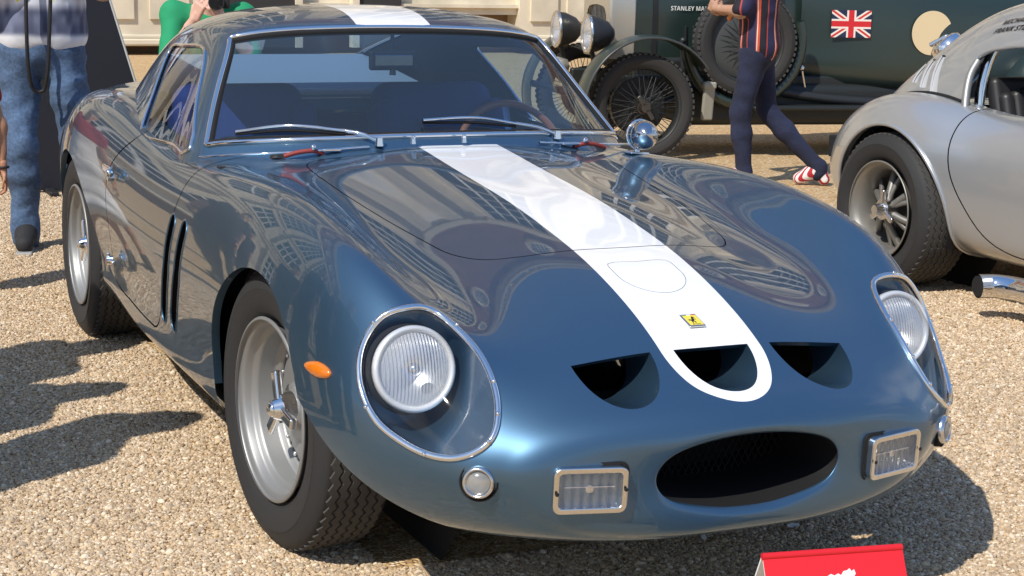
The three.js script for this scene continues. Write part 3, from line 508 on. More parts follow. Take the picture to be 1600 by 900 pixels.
// ---------------------------------------------------------------- ground: pea gravel
{
  const gt = tex(512, 512, (u, v) => {
    let best = 9, sec = 9, id = 0; const k = 64, x = u * k, y = v * k, xi = Math.floor(x), yi = Math.floor(y);
    for (let a = -1; a <= 1; a++) for (let b = -1; b <= 1; b++) { const cx = (xi + a + k) % k, cy = (yi + b + k) % k, px = xi + a + hash3(cx, cy, 1), py = yi + b + hash3(cx, cy, 2), d = Math.hypot(px - x, (py - y) * 1.2); if (d < best) { sec = best; best = d; id = hash3(cx, cy, 3); } else if (d < sec) sec = d; }
    const e = smooth(0, .28, sec - best), t = id; const base = t < .12 ? [176, 142, 100] : t < .3 ? [200, 164, 116] : t < .75 ? [220, 188, 138] : t < .92 ? [232, 206, 162] : [240, 224, 196];
    const sh = .80 + .20 * e; return base.map(c => c * sh);
  }, true);
  const bt = tex(512, 512, (u, v) => {
    let best = 9, sec = 9; const k = 64, x = u * k, y = v * k, xi = Math.floor(x), yi = Math.floor(y);
    for (let a = -1; a <= 1; a++) for (let b = -1; b <= 1; b++) { const cx = (xi + a + k) % k, cy = (yi + b + k) % k, px = xi + a + hash3(cx, cy, 1), py = yi + b + hash3(cx, cy, 2), d = Math.hypot(px - x, (py - y) * 1.2); if (d < best) { sec = best; best = d; } else if (d < sec) sec = d; }
    const h = 255 * smooth(0, .6, sec - best) * (1 - .3 * best); return [h, h, h];
  });
  const g = new THREE.PlaneGeometry(500, 500, 1, 1).rotateX(-Math.PI / 2), uv = g.attributes.uv; for (let i = 0; i < uv.count; i++) uv.setXY(i, uv.getX(i) * 500, uv.getY(i) * 500);
  struct('gravel_ground', g, std(C(1, .96, .92), .95, 0, { map: rep(gt, 1.25), bumpMap: rep(bt, 1.25), bumpScale: .006 }));
  // loose stones lying on it, as far out as they can be told apart
  const R = rng(7), ico = new THREE.IcosahedronGeometry(1, 1), ip = ico.attributes.position; for (let i = 0; i < ip.count; i++) { const x = ip.getX(i), y = ip.getY(i), z = ip.getZ(i), s = 1 + .22 * noise3(x * 1.3 + 4, y * 1.3, z * 1.3); ip.setXYZ(i, x * s, y * s, z * s); } ico.computeVertexNormals();
  const stones = []; const dir = V(.407, 0, -.894).normalize(), rt = V(.91, 0, .414);
  const N = 680000, m4 = new THREE.Matrix4(), q = new THREE.Quaternion(), eu = new THREE.Euler(), col = new THREE.Color();
  const tones = [[.33, .235, .145], [.43, .31, .19], [.48, .35, .215], [.52, .39, .245], [.57, .435, .285], [.66, .55, .41], [.42, .33, .235]];
  const mesh = new THREE.InstancedMesh(ico, std(C(1, 1, 1), .88), N); let n = 0;
  while (n < N) {
    const t = Math.pow(R(), 1.35), d = 2.6 + 7.2 * t, w = (d * .33 + .7), l = (R() * 2 - 1) * w;
    const x = -1.77 + dir.x * d + rt.x * l, z = 3.635 + dir.z * d + rt.z * l;
    if (Math.abs(x) < .52 && z < .25 && z > -2.9) continue;
    const s = (.0024 + .0030 * R() * R() + .0012 * R()) * (R() < .02 ? 1.8 : 1);
    eu.set((R() - .5) * .9, R() * 6.28, (R() - .5) * .9); q.setFromEuler(eu);
    m4.compose(V(x, s * .35 + .001 * R(), z), q, V(s * (1.05 + .5 * R()), s * (.6 + .25 * R()), s)); mesh.setMatrixAt(n, m4);
    const c = tones[Math.min(6, Math.floor(Math.pow(R(), .8) * 7))], k = .85 + .35 * R(); mesh.setColorAt(n, col.setRGB(c[0] * k, c[1] * k, c[2] * k)); n++;
  }
  mesh.name = 'loose_gravel'; mesh.castShadow = mesh.receiveShadow = true; scene.add(mesh); tag(mesh, 'golden brown pea gravel covering the whole courtyard ground', 'gravel', null, 'stuff');
}
// ---------------------------------------------------------------- palace front behind the cars
{
  const stoneT = tex(256, 256, (u, v) => { const n = tileNoise(u, v, 4, 21, 5), k = 226 + 34 * n; return [k, k * .965, k * .88]; }, true);
  const brickT = tex(512, 512, (u, v) => { const r = Math.floor(v * 16), x = u * 8 + (r % 2) * .5, f = x - Math.floor(x), g = v * 16 - r, id = hash3(((Math.floor(x) % 8) + 8) % 8, r, 5), m = (f < .04 || g < .09) ? 1 : 0; const c = [118 + 40 * id, 74 + 26 * id, 60 + 16 * id]; return m ? [170, 156, 138] : c; }, true);
  const stone = std(C(.88, .85, .80), .85, 0, { map: rep(stoneT, .5) }), brick = std(C(1, 1, 1), .9, 0, { map: rep(brickT, .55) });
  const glass = std(C(.012, .016, .024), .45), bar = std(C(.82, .82, .80), .5), dark = std(C(.03, .028, .03), .8), shade = std(C(.20, .135, .085), .9);
  const P = thing('palace_front', 'long brick and cream stone palace front behind the parked cars', 'building', [0, 0, -20]);
  const uvb = (w, h, d, p) => { const g = box(w, h, d, p), a = g.attributes, U = a.uv; for (let i = 0; i < U.count; i++) { const nx = Math.abs(a.normal.getX(i)), ny = Math.abs(a.normal.getY(i)); U.setXY(i, nx > .5 ? a.position.getZ(i) : a.position.getX(i), ny > .5 ? a.position.getZ(i) : a.position.getY(i)); } return g; };
  const X0 = -34, X1 = 46, W = X1 - X0, XM = (X0 + X1) / 2, H = 19.4;
  part('wall', [uvb(W, H - 15.2, 1, [XM, 15.2 + (H - 15.2) / 2, -.9])], brick, P); part('main_storey', [uvb(W, 10.0, 1, [XM, 10.2, -.89])], stone, P); part('string_course', [uvb(W, .35, 1.3, [XM, 15.2, -.85])], stone, P); part('string_course', [uvb(W, .3, 1.2, [XM, 8.85, -.85])], stone, P);
  part('ground_storey', [uvb(W, 4.55, 1, [XM, .65 + 2.275, -.88])], stone, P);
  part('footing', [uvb(W, .60, 1, [XM, .30, -.86])], shade, P);
  // moulded ledge in the middle, stone pedestals either side
  for (const [a, b] of [[X0, -1.2], [4.15, 8.98], [10.3, X1]]) { part('ledge', [uvb(b - a, .10, .42, [(a + b) / 2, .63, -.22]), uvb(b - a, .05, .50, [(a + b) / 2, .705, -.20]), uvb(b - a, .08, .36, [(a + b) / 2, .77, -.24])], stone, P); }
  for (const [a, b] of [[-1.2, 2.3], [2.34, 4.15], [8.98, 10.3]]) {
    const w = b - a, x = (a + b) / 2;
    part('pedestal', [uvb(w, 4.4, .5, [x, 2.4, -.16]), rbox(w + .10, .10, .62, .03, [x, .175, -.14]), rbox(w + .05, .06, .56, .02, [x, .25, -.15])], stone, P);
    part('pedestal_panel', [uvb(w * .34, .62, .06, [x - w * .2, .80, .10]), uvb(w * .30, .62, .06, [x + w * .24, .80, .10])], stone, P);
    part('pedestal_band', rbox(w + .06, .12, .60, .03, [x, 1.27, -.14]), stone, P);
  }
  part('string_course', [uvb(W, .45, 1.3, [XM, 5.2, -.85]), uvb(W, .25, 1.5, [XM, 5.5, -.85])], stone, P);
  part('cornice', [uvb(W, .4, 1.5, [XM, H, -.8]), uvb(W, .25, 1.9, [XM, H + .3, -.8])], stone, P);
  part('balustrade', [uvb(W, .25, .4, [XM, H + 1.6, -.6]), ...Array.from({ length: 160 }, (_, i) => cyl(.09, .12, 1, [X0 + (i + .5) * W / 160, H + .95, -.6], [0, 0, 0], 8))], stone, P);
  const pitch = 5.0, n = Math.floor(W / pitch);
  const sash = (w, h, nx, ny) => { const o = { frame: [], bars: [] }; o.frame.push(box(.34, h + .5, .35, [-w / 2 - .17, 0, 0]), box(.34, h + .5, .35, [w / 2 + .17, 0, 0]), box(w + 1.0, .4, .45, [0, h / 2 + .2, 0]), box(w + .9, .25, .5, [0, -h / 2 - .1, 0])); for (let i = 0; i <= nx; i++) o.bars.push(box(.12, h, .07, [-w / 2 + i * w / nx, 0, -.02])); for (let j = 0; j <= ny; j++) o.bars.push(box(w, j === ny / 2 ? .15 : .09, .07, [0, -h / 2 + j * h / ny, -.02])); o.pane = box(w, h, .02, [0, 0, -.1]); return o; };
  const merged = o => { const mm = new THREE.Group(); const f = part('window', o.frame, stone, mm); part('glazing_bar', o.bars, bar, f); part('pane', o.pane, glass, f); return f; };
  const low = merged(sash(2.4, 2.6, 4, 4)), tall = merged(sash(3.1, 5.4, 4, 5)), top = merged(sash(2.8, 2.3, 4, 2));
  const rb = { frame: [torus(.95, .2, [0, 0, 0], [0, 0, 0], 40, 8)], bars: [] }; for (const i of [-.6, -.3, 0, .3, .6]) { const l = 2 * Math.sqrt(.81 - i * i); rb.bars.push(box(.06, l, .06, [i, 0, 0]), box(l, .06, .06, [0, i, 0.002])); } rb.pane = xf(new THREE.CircleGeometry(.95, 36), [0, 0, -.05]); const round = merged(rb);
  for (let i = 0; i < n; i++) { const x = X0 + (i + .5) * W / n; for (const [w, y] of [[low, 3.0], [top, 7.1], [tall, 12.0], [round, 17.2]]) { const c = w.clone(); c.position.set(x, y, w === low ? -.23 : -.25); P.add(c); } }
  // dark openings at ground level seen above the blue roof
  part('doorway', [uvb(1.0, 2.4, .1, [5.0, 1.3, .03]), uvb(.68, 2.4, .1, [6.75, 1.3, .03])], dark, P);
  part('door_jamb', [uvb(.10, 2.4, .16, [5.53, 1.3, .05]), uvb(.10, 2.4, .16, [6.38, 1.3, .05])], stone, P);
}
// ---------------------------------------------------------------- black display panel, left of the coupe
{
  const b = thing('display_panel', 'tall black slanted display panel standing behind the man in jeans', 'panel', [0, 0, -6.2]);
  const s = new THREE.Shape([[-.30, .02], [.46, .02], [-.03, 1.72], [-.30, 1.72]].map(q => new THREE.Vector2(...q)));
  part('board', new THREE.ExtrudeGeometry(s, { depth: .02, bevelEnabled: true, bevelSize: .004, bevelThickness: .004, bevelSegments: 2 }), std(C(.012, .014, .022), .55), b);
  part('edge_strip', tube([[.474, .02, .012], [-.018, 1.72, .012]], .009, false, 6, 6), std(C(.6, .6, .58), .4), b);
  part('foot', [rbox(.05, .03, .4, .01, [-.2, .015, 0]), rbox(.05, .03, .4, .01, [.36, .015, 0])], M.black, b);
}
// ---------------------------------------------------------------- red folded sign in front of the nose
{
  const L = V(-.1505, .30, 1.180), Rr = V(.1186, .30, 1.228), ax = Rr.clone().sub(L), w = ax.length(), turn = Math.atan2(-ax.z, ax.x), mid = L.clone().add(Rr).multiplyScalar(.5);
  const s = thing('folded_sign', 'red folded sign with a white crest standing on the gravel before the coupe', 'sign', [mid.x, 0, mid.z], turn);
  const crest = canvasTex(512, 600, (g, W, H) => {
    g.fillStyle = '#d9222c'; g.fillRect(0, 0, W, H); g.fillStyle = '#f4f0ee';
    const blob = (P) => { g.beginPath(); P.forEach(([x, y], i) => i ? g.lineTo(x, y) : g.moveTo(x, y)); g.closePath(); g.fill(); };
    blob([[216, 92], [222, 76], [236, 70], [248, 76], [262, 70], [272, 76], [282, 64], [296, 62], [306, 56], [312, 66], [322, 60], [326, 74], [318, 84], [326, 96], [318, 108], [300, 106], [290, 116], [272, 114], [262, 122], [250, 114], [236, 116], [226, 106], [206, 100], [200, 88], [190, 92], [186, 82], [200, 78]]);
    blob([[196, 124], [220, 120], [256, 130], [292, 120], [316, 124], [318, 180], [300, 220], [256, 244], [212, 220], [194, 180]]);
    g.fillStyle = '#d9222c'; blob([[208, 136], [250, 142], [250, 176], [206, 176]]); blob([[262, 184], [306, 184], [292, 214], [262, 230]]);
    g.fillStyle = '#f4f0ee'; blob([[170, 140], [184, 120], [188, 150], [180, 190], [190, 226], [172, 230], [164, 190], [156, 160]]); blob([[342, 140], [328, 120], [324, 150], [332, 190], [322, 226], [340, 230], [348, 190], [356, 160]]);
    g.fillRect(160, 268, 192, 10); 
  });
  const half = .165, th = .004, len = Math.hypot(half, .3), tilt = Math.atan2(half, .3);
  const redM = std(C(.62, .012, .02), .45), whiteM = std(C(.8, .8, .78), .5);
  const f = part('front_face', xf(new THREE.PlaneGeometry(w, len), [0, .15, half / 2 + .004], [-tilt, 0, 0]), std(new THREE.Color(1, 1, 1), .42, 0, { map: crest }), s);
  part('board', [xf(box(w - .002, len, th, [0, 0, -.0035]), [0, .15, half / 2 + .004], [-tilt, 0, 0]), xf(box(w - .002, len, th, [0, 0, 0]), [0, .15, -half / 2], [tilt, 0, 0])], whiteM, s);
  part('fold', xf(new THREE.CylinderGeometry(.0065, .0065, w, 16), [0, .2985, .002], [0, 0, Math.PI / 2]), redM, s);
}
// ---------------------------------------------------------------- scraps of white paper under the nose
[[.49, .34, 'right', .012], [.24, .34, 'left', .009]].forEach(([x, z, side, r], i) => {
  const g = new THREE.CircleGeometry(1, 9), p = g.attributes.position; for (let k = 0; k < p.count; k++) p.setZ(k, .25 * noise3(p.getX(k) * 2 + i * 7, p.getY(k) * 2, 3)); g.computeVertexNormals();
  const m = part('paper_scrap', xf(g, [x, .014, z], [-1.4, 0, i], [r * 1.5, r * .8, r]), std(C(.8, .78, .75), .8), null); tag(m, side === 'right' ? 'larger white scrap lying in the shadow below the grille mouth' : 'smaller white scrap in the shadow left of the other scrap', 'litter');
});
// ---------------------------------------------------------------- people: smooth bodies meshed from joints
function blend(bones, k) {                     // bones [ax,ay,az, bx,by,bz, ra, rb]
  return (x, y, z) => {
    let d = 1e9;
    for (const b of bones) {
      const ux = b[3] - b[0], uy = b[4] - b[1], uz = b[5] - b[2], wx = x - b[0], wy = y - b[1], wz = z - b[2];
      const t = Math.min(1, Math.max(0, (wx * ux + wy * uy + wz * uz) / (ux * ux + uy * uy + uz * uz + 1e-9)));
      const e = Math.hypot(wx - ux * t, wy - uy * t, wz - uz * t) - (b[6] + (b[7] - b[6]) * t);
      const h = Math.max(k - Math.abs(d - e), 0) / k; d = Math.min(d, e) - h * h * k * .25;
    }
    return d;
  };
}
function skinMesh(bones, k, cell, warp) {       // surface nets
  const f0 = blend(bones, k), f = warp ? (x, y, z) => f0(x, y, z) + warp(x, y, z) : f0;
  const lo = [1e9, 1e9, 1e9], hi = [-1e9, -1e9, -1e9];
  for (const b of bones) for (let i = 0; i < 3; i++) { const r = Math.max(b[6], b[7]) + cell * 2.5; lo[i] = Math.min(lo[i], b[i] - r, b[i + 3] - r); hi[i] = Math.max(hi[i], b[i] + r, b[i + 3] + r); }
  const n = lo.map((l, i) => Math.ceil((hi[i] - l) / cell) + 1), S = new Float32Array(n[0] * n[1] * n[2]), at = (i, j, q) => (q * n[1] + j) * n[0] + i;
  for (let q = 0; q < n[2]; q++) for (let j = 0; j < n[1]; j++) for (let i = 0; i < n[0]; i++) S[at(i, j, q)] = f(lo[0] + i * cell, lo[1] + j * cell, lo[2] + q * cell);
  const id = new Int32Array(S.length).fill(-1), P = [], I = [];
  for (let q = 0; q < n[2] - 1; q++) for (let j = 0; j < n[1] - 1; j++) for (let i = 0; i < n[0] - 1; i++) {
    let c = 0, X = 0, Y = 0, Z = 0;
    const E = [[0, 0, 0, 1, 0, 0], [0, 1, 0, 1, 1, 0], [0, 0, 1, 1, 0, 1], [0, 1, 1, 1, 1, 1], [0, 0, 0, 0, 1, 0], [1, 0, 0, 1, 1, 0], [0, 0, 1, 0, 1, 1], [1, 0, 1, 1, 1, 1], [0, 0, 0, 0, 0, 1], [1, 0, 0, 1, 0, 1], [0, 1, 0, 0, 1, 1], [1, 1, 0, 1, 1, 1]];
    const v0 = S[at(i, j, q)] < 0; let mixed = false;
    for (let m = 1; m < 8; m++) if ((S[at(i + (m & 1), j + (m >> 1 & 1), q + (m >> 2))] < 0) !== v0) { mixed = true; break; }
    if (!mixed) continue;
    for (const e of E) { const a = S[at(i + e[0], j + e[1], q + e[2])], b = S[at(i + e[3], j + e[4], q + e[5])]; if ((a < 0) !== (b < 0)) { const t = a / (a - b); X += e[0] + t * (e[3] - e[0]); Y += e[1] + t * (e[4] - e[1]); Z += e[2] + t * (e[5] - e[2]); c++; } }
    id[at(i, j, q)] = P.length / 3; P.push(lo[0] + (i + X / c) * cell, lo[1] + (j + Y / c) * cell, lo[2] + (q + Z / c) * cell);
  }
  const quad = (a, b, c, d, fl) => { if (a < 0 || b < 0 || c < 0 || d < 0) return; if (fl) I.push(a, b, c, a, c, d); else I.push(a, c, b, a, d, c); };
  for (let q = 1; q < n[2] - 1; q++) for (let j = 1; j < n[1] - 1; j++) for (let i = 1; i < n[0] - 1; i++) {
    const s = S[at(i, j, q)] < 0;
    if (s !== (S[at(i + 1, j, q)] < 0)) quad(id[at(i, j - 1, q - 1)], id[at(i, j, q - 1)], id[at(i, j, q)], id[at(i, j - 1, q)], s);
    if (s !== (S[at(i, j + 1, q)] < 0)) quad(id[at(i - 1, j, q - 1)], id[at(i - 1, j, q)], id[at(i, j, q)], id[at(i, j, q - 1)], s);
    if (s !== (S[at(i, j, q + 1)] < 0)) quad(id[at(i - 1, j - 1, q)], id[at(i, j - 1, q)], id[at(i, j, q)], id[at(i - 1, j, q)], s);
  }
  const g = new THREE.BufferGeometry(); g.setAttribute('position', new THREE.Float32BufferAttribute(P, 3)); g.setIndex(I);
  const uv = new Float32Array(P.length / 3 * 2); for (let i = 0; i < P.length / 3; i++) { uv[2 * i] = Math.atan2(P[3 * i + 2], P[3 * i]) * .16; uv[2 * i + 1] = P[3 * i + 1]; } g.setAttribute('uv', new THREE.BufferAttribute(uv, 2));
  g.computeVertexNormals(); return g;
}
const B = (a, b, ra, rb) => [...a, ...b, ra, rb];
const mixp = (a, b, t) => a.map((v, i) => v + (b[i] - v) * t);
// five fingers and a thumb on a palm; fwd = along the fingers, up = back of the hand; curl 0..1
function handBones(w, fwd, up, side, curl, s = 1) {
  const F = V(...fwd).normalize(), U = V(...up).addScaledVector(F, -V(...up).dot(F)).normalize(), R = F.clone().cross(U).multiplyScalar(side), o = V(...w), out = [];
  const pt = (f, r, u) => o.clone().addScaledVector(F, f * s).addScaledVector(R, r * s).addScaledVector(U, u * s).toArray();
  for (const r of [-.027, -.009, .009, .026]) out.push(B(pt(.01, r * .75, 0), pt(.085, r, .002), .015 * s, .0125 * s));
  [[-.03, .062, .0080], [-.010, .074, .0088], [.010, .078, .009], [.029, .070, .0086]].forEach(([r, L, q]) => {
    let f = .088, u = .002, a = -.25 * curl; let p = pt(f, r, u);
    for (const seg of [.45, .32, .26]) { a -= curl * .85; f += Math.cos(a) * L * seg; u += Math.sin(a) * L * seg; const p2 = pt(f, r * (1 + .1), u); out.push(B(p, p2, q * s, q * .9 * s)); p = p2; }
  });
  const t0 = pt(.018, .028, -.006), t1 = pt(.05, .05, -.018), t2 = pt(.078, .056 - .02 * curl, -.026 - .01 * curl), t3 = pt(.10, .05 - .03 * curl, -.032 - .012 * curl);
  out.push(B(t0, t1, .014 * s, .0115 * s), B(t1, t2, .011 * s, .0098 * s), B(t2, t3, .0098 * s, .0085 * s)); return out;
}
const P0 = { hip: .092, pel: [0, .95, 0], chest: [0, 1.30, 0], neck: [0, 1.47, -.01], head: [0, 1.63, .02], sh: .175, shy: 1.42 };
// J: joints hipL, kneeL, ankleL, toeL, ... elbowL, wristL ...; returns the bones of the whole body grown by g
function person(name, label, pos, turn, J, K, opt = {}) {
  const o = thing('person', label, 'person', pos, turn, opt.group), s = opt.scale || 1, sk = std(C(...(K.skin || [.55, .33, .23])), .55);
  const cell = opt.cell || .014, legs = g => ['L', 'R'].flatMap(q => [B(J['hip' + q], J['knee' + q], .083 * s + g, .056 * s + g), B(J['knee' + q], mixp(J['knee' + q], J['ankle' + q], .35), .054 * s + g, .055 * s + g), B(mixp(J['knee' + q], J['ankle' + q], .35), J['ankle' + q], .055 * s + g, .036 * s + g), ...(g > 0 ? [B(J['ankle' + q], J['ankle' + q].map((v, i) => i === 1 ? v - .034 * s : v), .042 * s + g, .046 * s + g)] : [])]);
  const pel = g => [B(mixp(J.hipL, J.hipR, .12), mixp(J.hipL, J.hipR, .88), .098 * s + g, .098 * s + g), B(J.pelvis, mixp(J.pelvis, J.chest, .45), .11 * s + g, .105 * s + g)];
  const w = .068 * s, tor = g => [[-w, 0], [w, 0], [0, .01]].flatMap(([x, z]) => { const q = p => [p[0] + x * Math.cos(J.twist || 0), p[1], p[2] + z + x * -Math.sin(J.twist || 0)]; return [B(q(mixp(J.pelvis, J.chest, .1)), q(J.chest), .098 * s + g, .105 * s + g), B(q(J.chest), q(mixp(J.chest, J.neck, .55)), .105 * s + g, .07 * s + g)]; });
  const arm = (g, full) => ['L', 'R'].flatMap(q => [B(mixp(J.chest, J['sh' + q], .55).map((v, i) => i === 1 ? J['sh' + q][1] - .02 * s : v), J['sh' + q], .062 * s + g, .054 * s + g), B(J['sh' + q], mixp(J['sh' + q], J['el' + q], full), .054 * s + g, (.054 - .014 * full) * s + g)]);
  const fore = g => ['L', 'R'].map(q => B(J['el' + q], J['wr' + q], .041 * s + g, .026 * s + g));
  const neck = [B(mixp(J.chest, J.neck, .6), J.neck, .062 * s, .055 * s), B(J.neck, mixp(J.neck, J.head, .6), .054 * s, .056 * s)];
  const feet = g => ['L', 'R'].flatMap(q => [B(J['ankle' + q], J['toe' + q], .036 * s + g, .030 * s + g), B(J['ankle' + q], mixp(J['ankle' + q], J['toe' + q], -.25).map((v, i) => i === 1 ? J['toe' + q][1] : v), .034 * s + g, .032 * s + g)]);
  const h = J.head, fd = J.face || [0, 0, 1], hp = (f, u, r = 0) => [h[0] + fd[0] * f * s + fd[2] * r * s, h[1] + u * s + fd[1] * f * s, h[2] + fd[2] * f * s - fd[0] * r * s];
  const headB = [B(hp(-.025, .03), hp(.01, .03), .088 * s, .084 * s), B(hp(.03, -.02), hp(.04, -.08), .068 * s, .045 * s), B(hp(.0, -.05), hp(.0, -.08), .06 * s, .055 * s)];
  const detail = [B(hp(.092, .012), hp(.112, -.022), .008 * s, .0135 * s), B(hp(.088, -.052, -.018), hp(.088, -.052, .018), .011 * s, .011 * s), B(hp(.08, .03, -.05), hp(.088, .032, .05), .012 * s, .012 * s), B(hp(-.005, .015, .088), hp(-.01, -.015, .086), .013 * s, .010 * s), B(hp(-.005, .015, -.088), hp(-.01, -.015, -.086), .013 * s, .010 * s)];
  const bodyG = [skinMesh([...legs(0), ...pel(0), ...tor(0), ...arm(0, 1), ...fore(0), ...neck, ...feet(-.004), headB[2]], .05 * s, cell * 1.25), skinMesh([...headB, ...detail, neck[1]], .022 * s, opt.cell ? .012 : .007)];
  for (const q of ['L', 'R']) { const H = J['hand' + q]; if (H) bodyG.push(skinMesh([B(mixp(J['el' + q], J['wr' + q], .8), J['wr' + q], .031 * s, .025 * s), B(J['wr' + q], V(...J['wr' + q]).addScaledVector(V(...H.fwd).normalize(), .03 * s).toArray(), .024 * s, .02 * s), ...handBones(J['wr' + q], H.fwd, H.up, q === 'L' ? 1 : -1, H.curl, s)], .008 * s, opt.cell ? .009 : .0045)); }
  part('body', bodyG, sk, o);
  const eye = []; for (const r of [-.031, .031]) eye.push(sph(.0105 * s, hp(.080, .008, r), [1, .7, 1], 10)); part('eye', eye, std(C(.06, .045, .04), .3), o);
  part('hair', skinMesh([B(hp(-.045, .055), hp(.02, .075), .088 * s, .075 * s), B(hp(-.05, .02), hp(-.055, -.04), .078 * s, .06 * s), ...(K.longHair ? [B(hp(-.06, -.03), hp(-.09, -.22), .075 * s, .05 * s)] : [])], .03 * s, opt.cell ? .014 : .010), std(C(...(K.hair || [.05, .035, .025])), .7), o);
  const fold = (amp, f) => (x, y, z) => -.35 * amp + amp * (noise3(x * f, y * f * 1.6, z * f) + .5 * noise3(x * f * 2.3 + 5, y * f * 2.9, z * f * 2.3));
  part(K.skirt ? 'skirt' : 'trousers', skinMesh(K.skirt ? [...pel(.02), B(mixp(J.hipL, J.hipR, .3), mixp(J.kneeL, J.kneeR, .3), .11 * s, .14 * s), B(mixp(J.hipL, J.hipR, .7), mixp(J.kneeL, J.kneeR, .7), .11 * s, .14 * s)] : [...legs(K.tight ? .009 : .014), ...pel(.014)].map(b => b), .035 * s, cell, fold(K.tight ? .004 : .009, 13)), K.trouserMat, o);
  part('shirt', skinMesh([...tor(K.loose ? .03 : .018), ...(K.hem ? K.hem(J, s) : []), ...arm(.016, K.sleeve || .6)], .045 * s, cell, fold(.008, 8)), K.shirtMat, o);
  for (const q of ['L', 'R']) { const sh = part('shoe', skinMesh([B(J['ankle' + q].map((v, i) => i === 1 ? v + .012 : v), mixp(J['ankle' + q], J['toe' + q], .45), .049 * s, .040 * s), B(J['ankle' + q].map((v, i) => i === 1 ? v - .015 : v), J['toe' + q], .046 * s, .040 * s), B(J['ankle' + q].map((v, i) => i === 1 ? v - .02 : v), mixp(J['ankle' + q], J['toe' + q], -.3).map((v, i) => i === 1 ? J['toe' + q][1] : v), .044 * s, .040 * s)], .03 * s, .009), K.shoeMat, o); const a = J['toe' + q], b = J['ankle' + q]; sh.userData.sole = 1; delete sh.userData.sole;
    const d = V(a[0] - b[0], 0, a[2] - b[2]), L = d.length(); if (!J['pitch' + q]) part('sole', xf(rbox(.074 * s, .016, L + .11 * s, .007), [(a[0] * .6 + b[0] * .4), Math.min(a[1], b[1]) - .036 * s, (a[2] * .6 + b[2] * .4)], [J['pitch' + q] || 0, Math.atan2(d.x, d.z), 0]), K.soleMat || M.gap, sh); }
  return o;
}
const denim = (r, g, b) => std(C(1, 1, 1), .9, 0, { map: rep(tex(256, 256, (u, v) => { const n = tileNoise(u, v, 3, 31, 4), w = tileNoise(u, v, 64, 33, 1), k = 1 + .32 * Math.max(-.6, n) + .25 * w; return [Math.min(255, r * k), Math.min(255, g * k), Math.min(255, b * k)]; }, true), 2.2), bumpMap: rep(grainTex, 14), bumpScale: .0008 });
const stand = (o = {}) => ({ hipL: [.092, .90, 0], kneeL: [.10, .49, .02], ankleL: [.105, .085, -.02], toeL: [.125, .04, .12], hipR: [-.092, .90, 0], kneeR: [-.10, .49, .02], ankleR: [-.105, .085, -.02], toeR: [-.125, .04, .12], pelvis: [0, .97, 0], chest: [0, 1.29, 0], neck: [0, 1.47, -.005], head: [0, 1.62, .02], shL: [.185, 1.41, 0], shR: [-.185, 1.41, 0], elL: [.25, 1.13, .03], elR: [-.25, 1.13, .03], wrL: [.23, .89, .12], wrR: [-.23, .89, .12], handL: { fwd: [0, -1, .15], up: [1, 0, 0], curl: .35 }, handR: { fwd: [0, -1, .15], up: [-1, 0, 0], curl: .35 }, ...o });
const raised = { elL: [.27, 1.18, .16], elR: [-.27, 1.18, .16], wrL: [.09, 1.42, .27], wrR: [-.09, 1.42, .27], handL: { fwd: [-.3, .6, .3], up: [.6, 0, .5], curl: .8 }, handR: { fwd: [.3, .6, .3], up: [-.6, 0, .5], curl: .8 } };
{ // man in jeans at the left
  const shirt = std(C(1, 1, 1), .85, 0, { map: rep(tex(256, 256, (u, v) => { const h = v * 2.0, f = smooth(.93, 1.0, h) * (1 - smooth(1.02, 1.13, h)) , q = tileNoise(u, v, 48, 41, 1); const a = [214, 218, 228], b = [92, 98, 122], w = [226, 228, 234]; const k = smooth(.955, .985, h + .02 * tileNoise(u, v, 6, 43, 2)) * (1 - smooth(1.07, 1.12, h)); const c = (h > 1.1 ? a : w).map((x, i) => x + (b[i] - x) * k); return c.map(x => x + 60 * q * (h > .98 ? 1 : .2)); }, true), 1, .5) });
  const m = person('person', 'man in blue jeans and a pale patterned shirt with a dark camera strap hanging', [-.52, 0, -4.32], -.12,
    stand({ ...raised, hipL: [.098, .90, 0], kneeL: [.15, .49, .02], ankleL: [.19, .085, -.05], toeL: [.23, .04, .09], hipR: [-.098, .90, 0], kneeR: [-.095, .48, .04], ankleR: [-.085, .085, .0], toeR: [-.10, .04, .15] }),
    { skin: [.52, .31, .22], trouserMat: denim(76, 98, 128), shirtMat: shirt, loose: 1, shoeMat: std(C(.02, .02, .022), .8), soleMat: std(C(.35, .34, .32), .7), hem: (J, s) => [B([-.075, .985, 0], [.075, .985, 0], .122, .122)] });
  part('camera_strap', [tube([[-.02, 1.40, .20], [-.055, 1.20, .205], [-.062, 1.0, .205], [-.055, .80, .185], [-.035, .735, .165], [.0, .73, .165], [.02, .80, .185], [.035, 1.0, .205], [.045, 1.2, .205], [.04, 1.40, .20]], .0095, false, 60, 6)], M.black, m);
  part('camera', [rbox(.13, .085, .06, .012, [0, 1.47, .29]), cyl(.034, .036, .07, [0, 1.47, .35], [Math.PI / 2, 0, 0])], M.black, m);
}
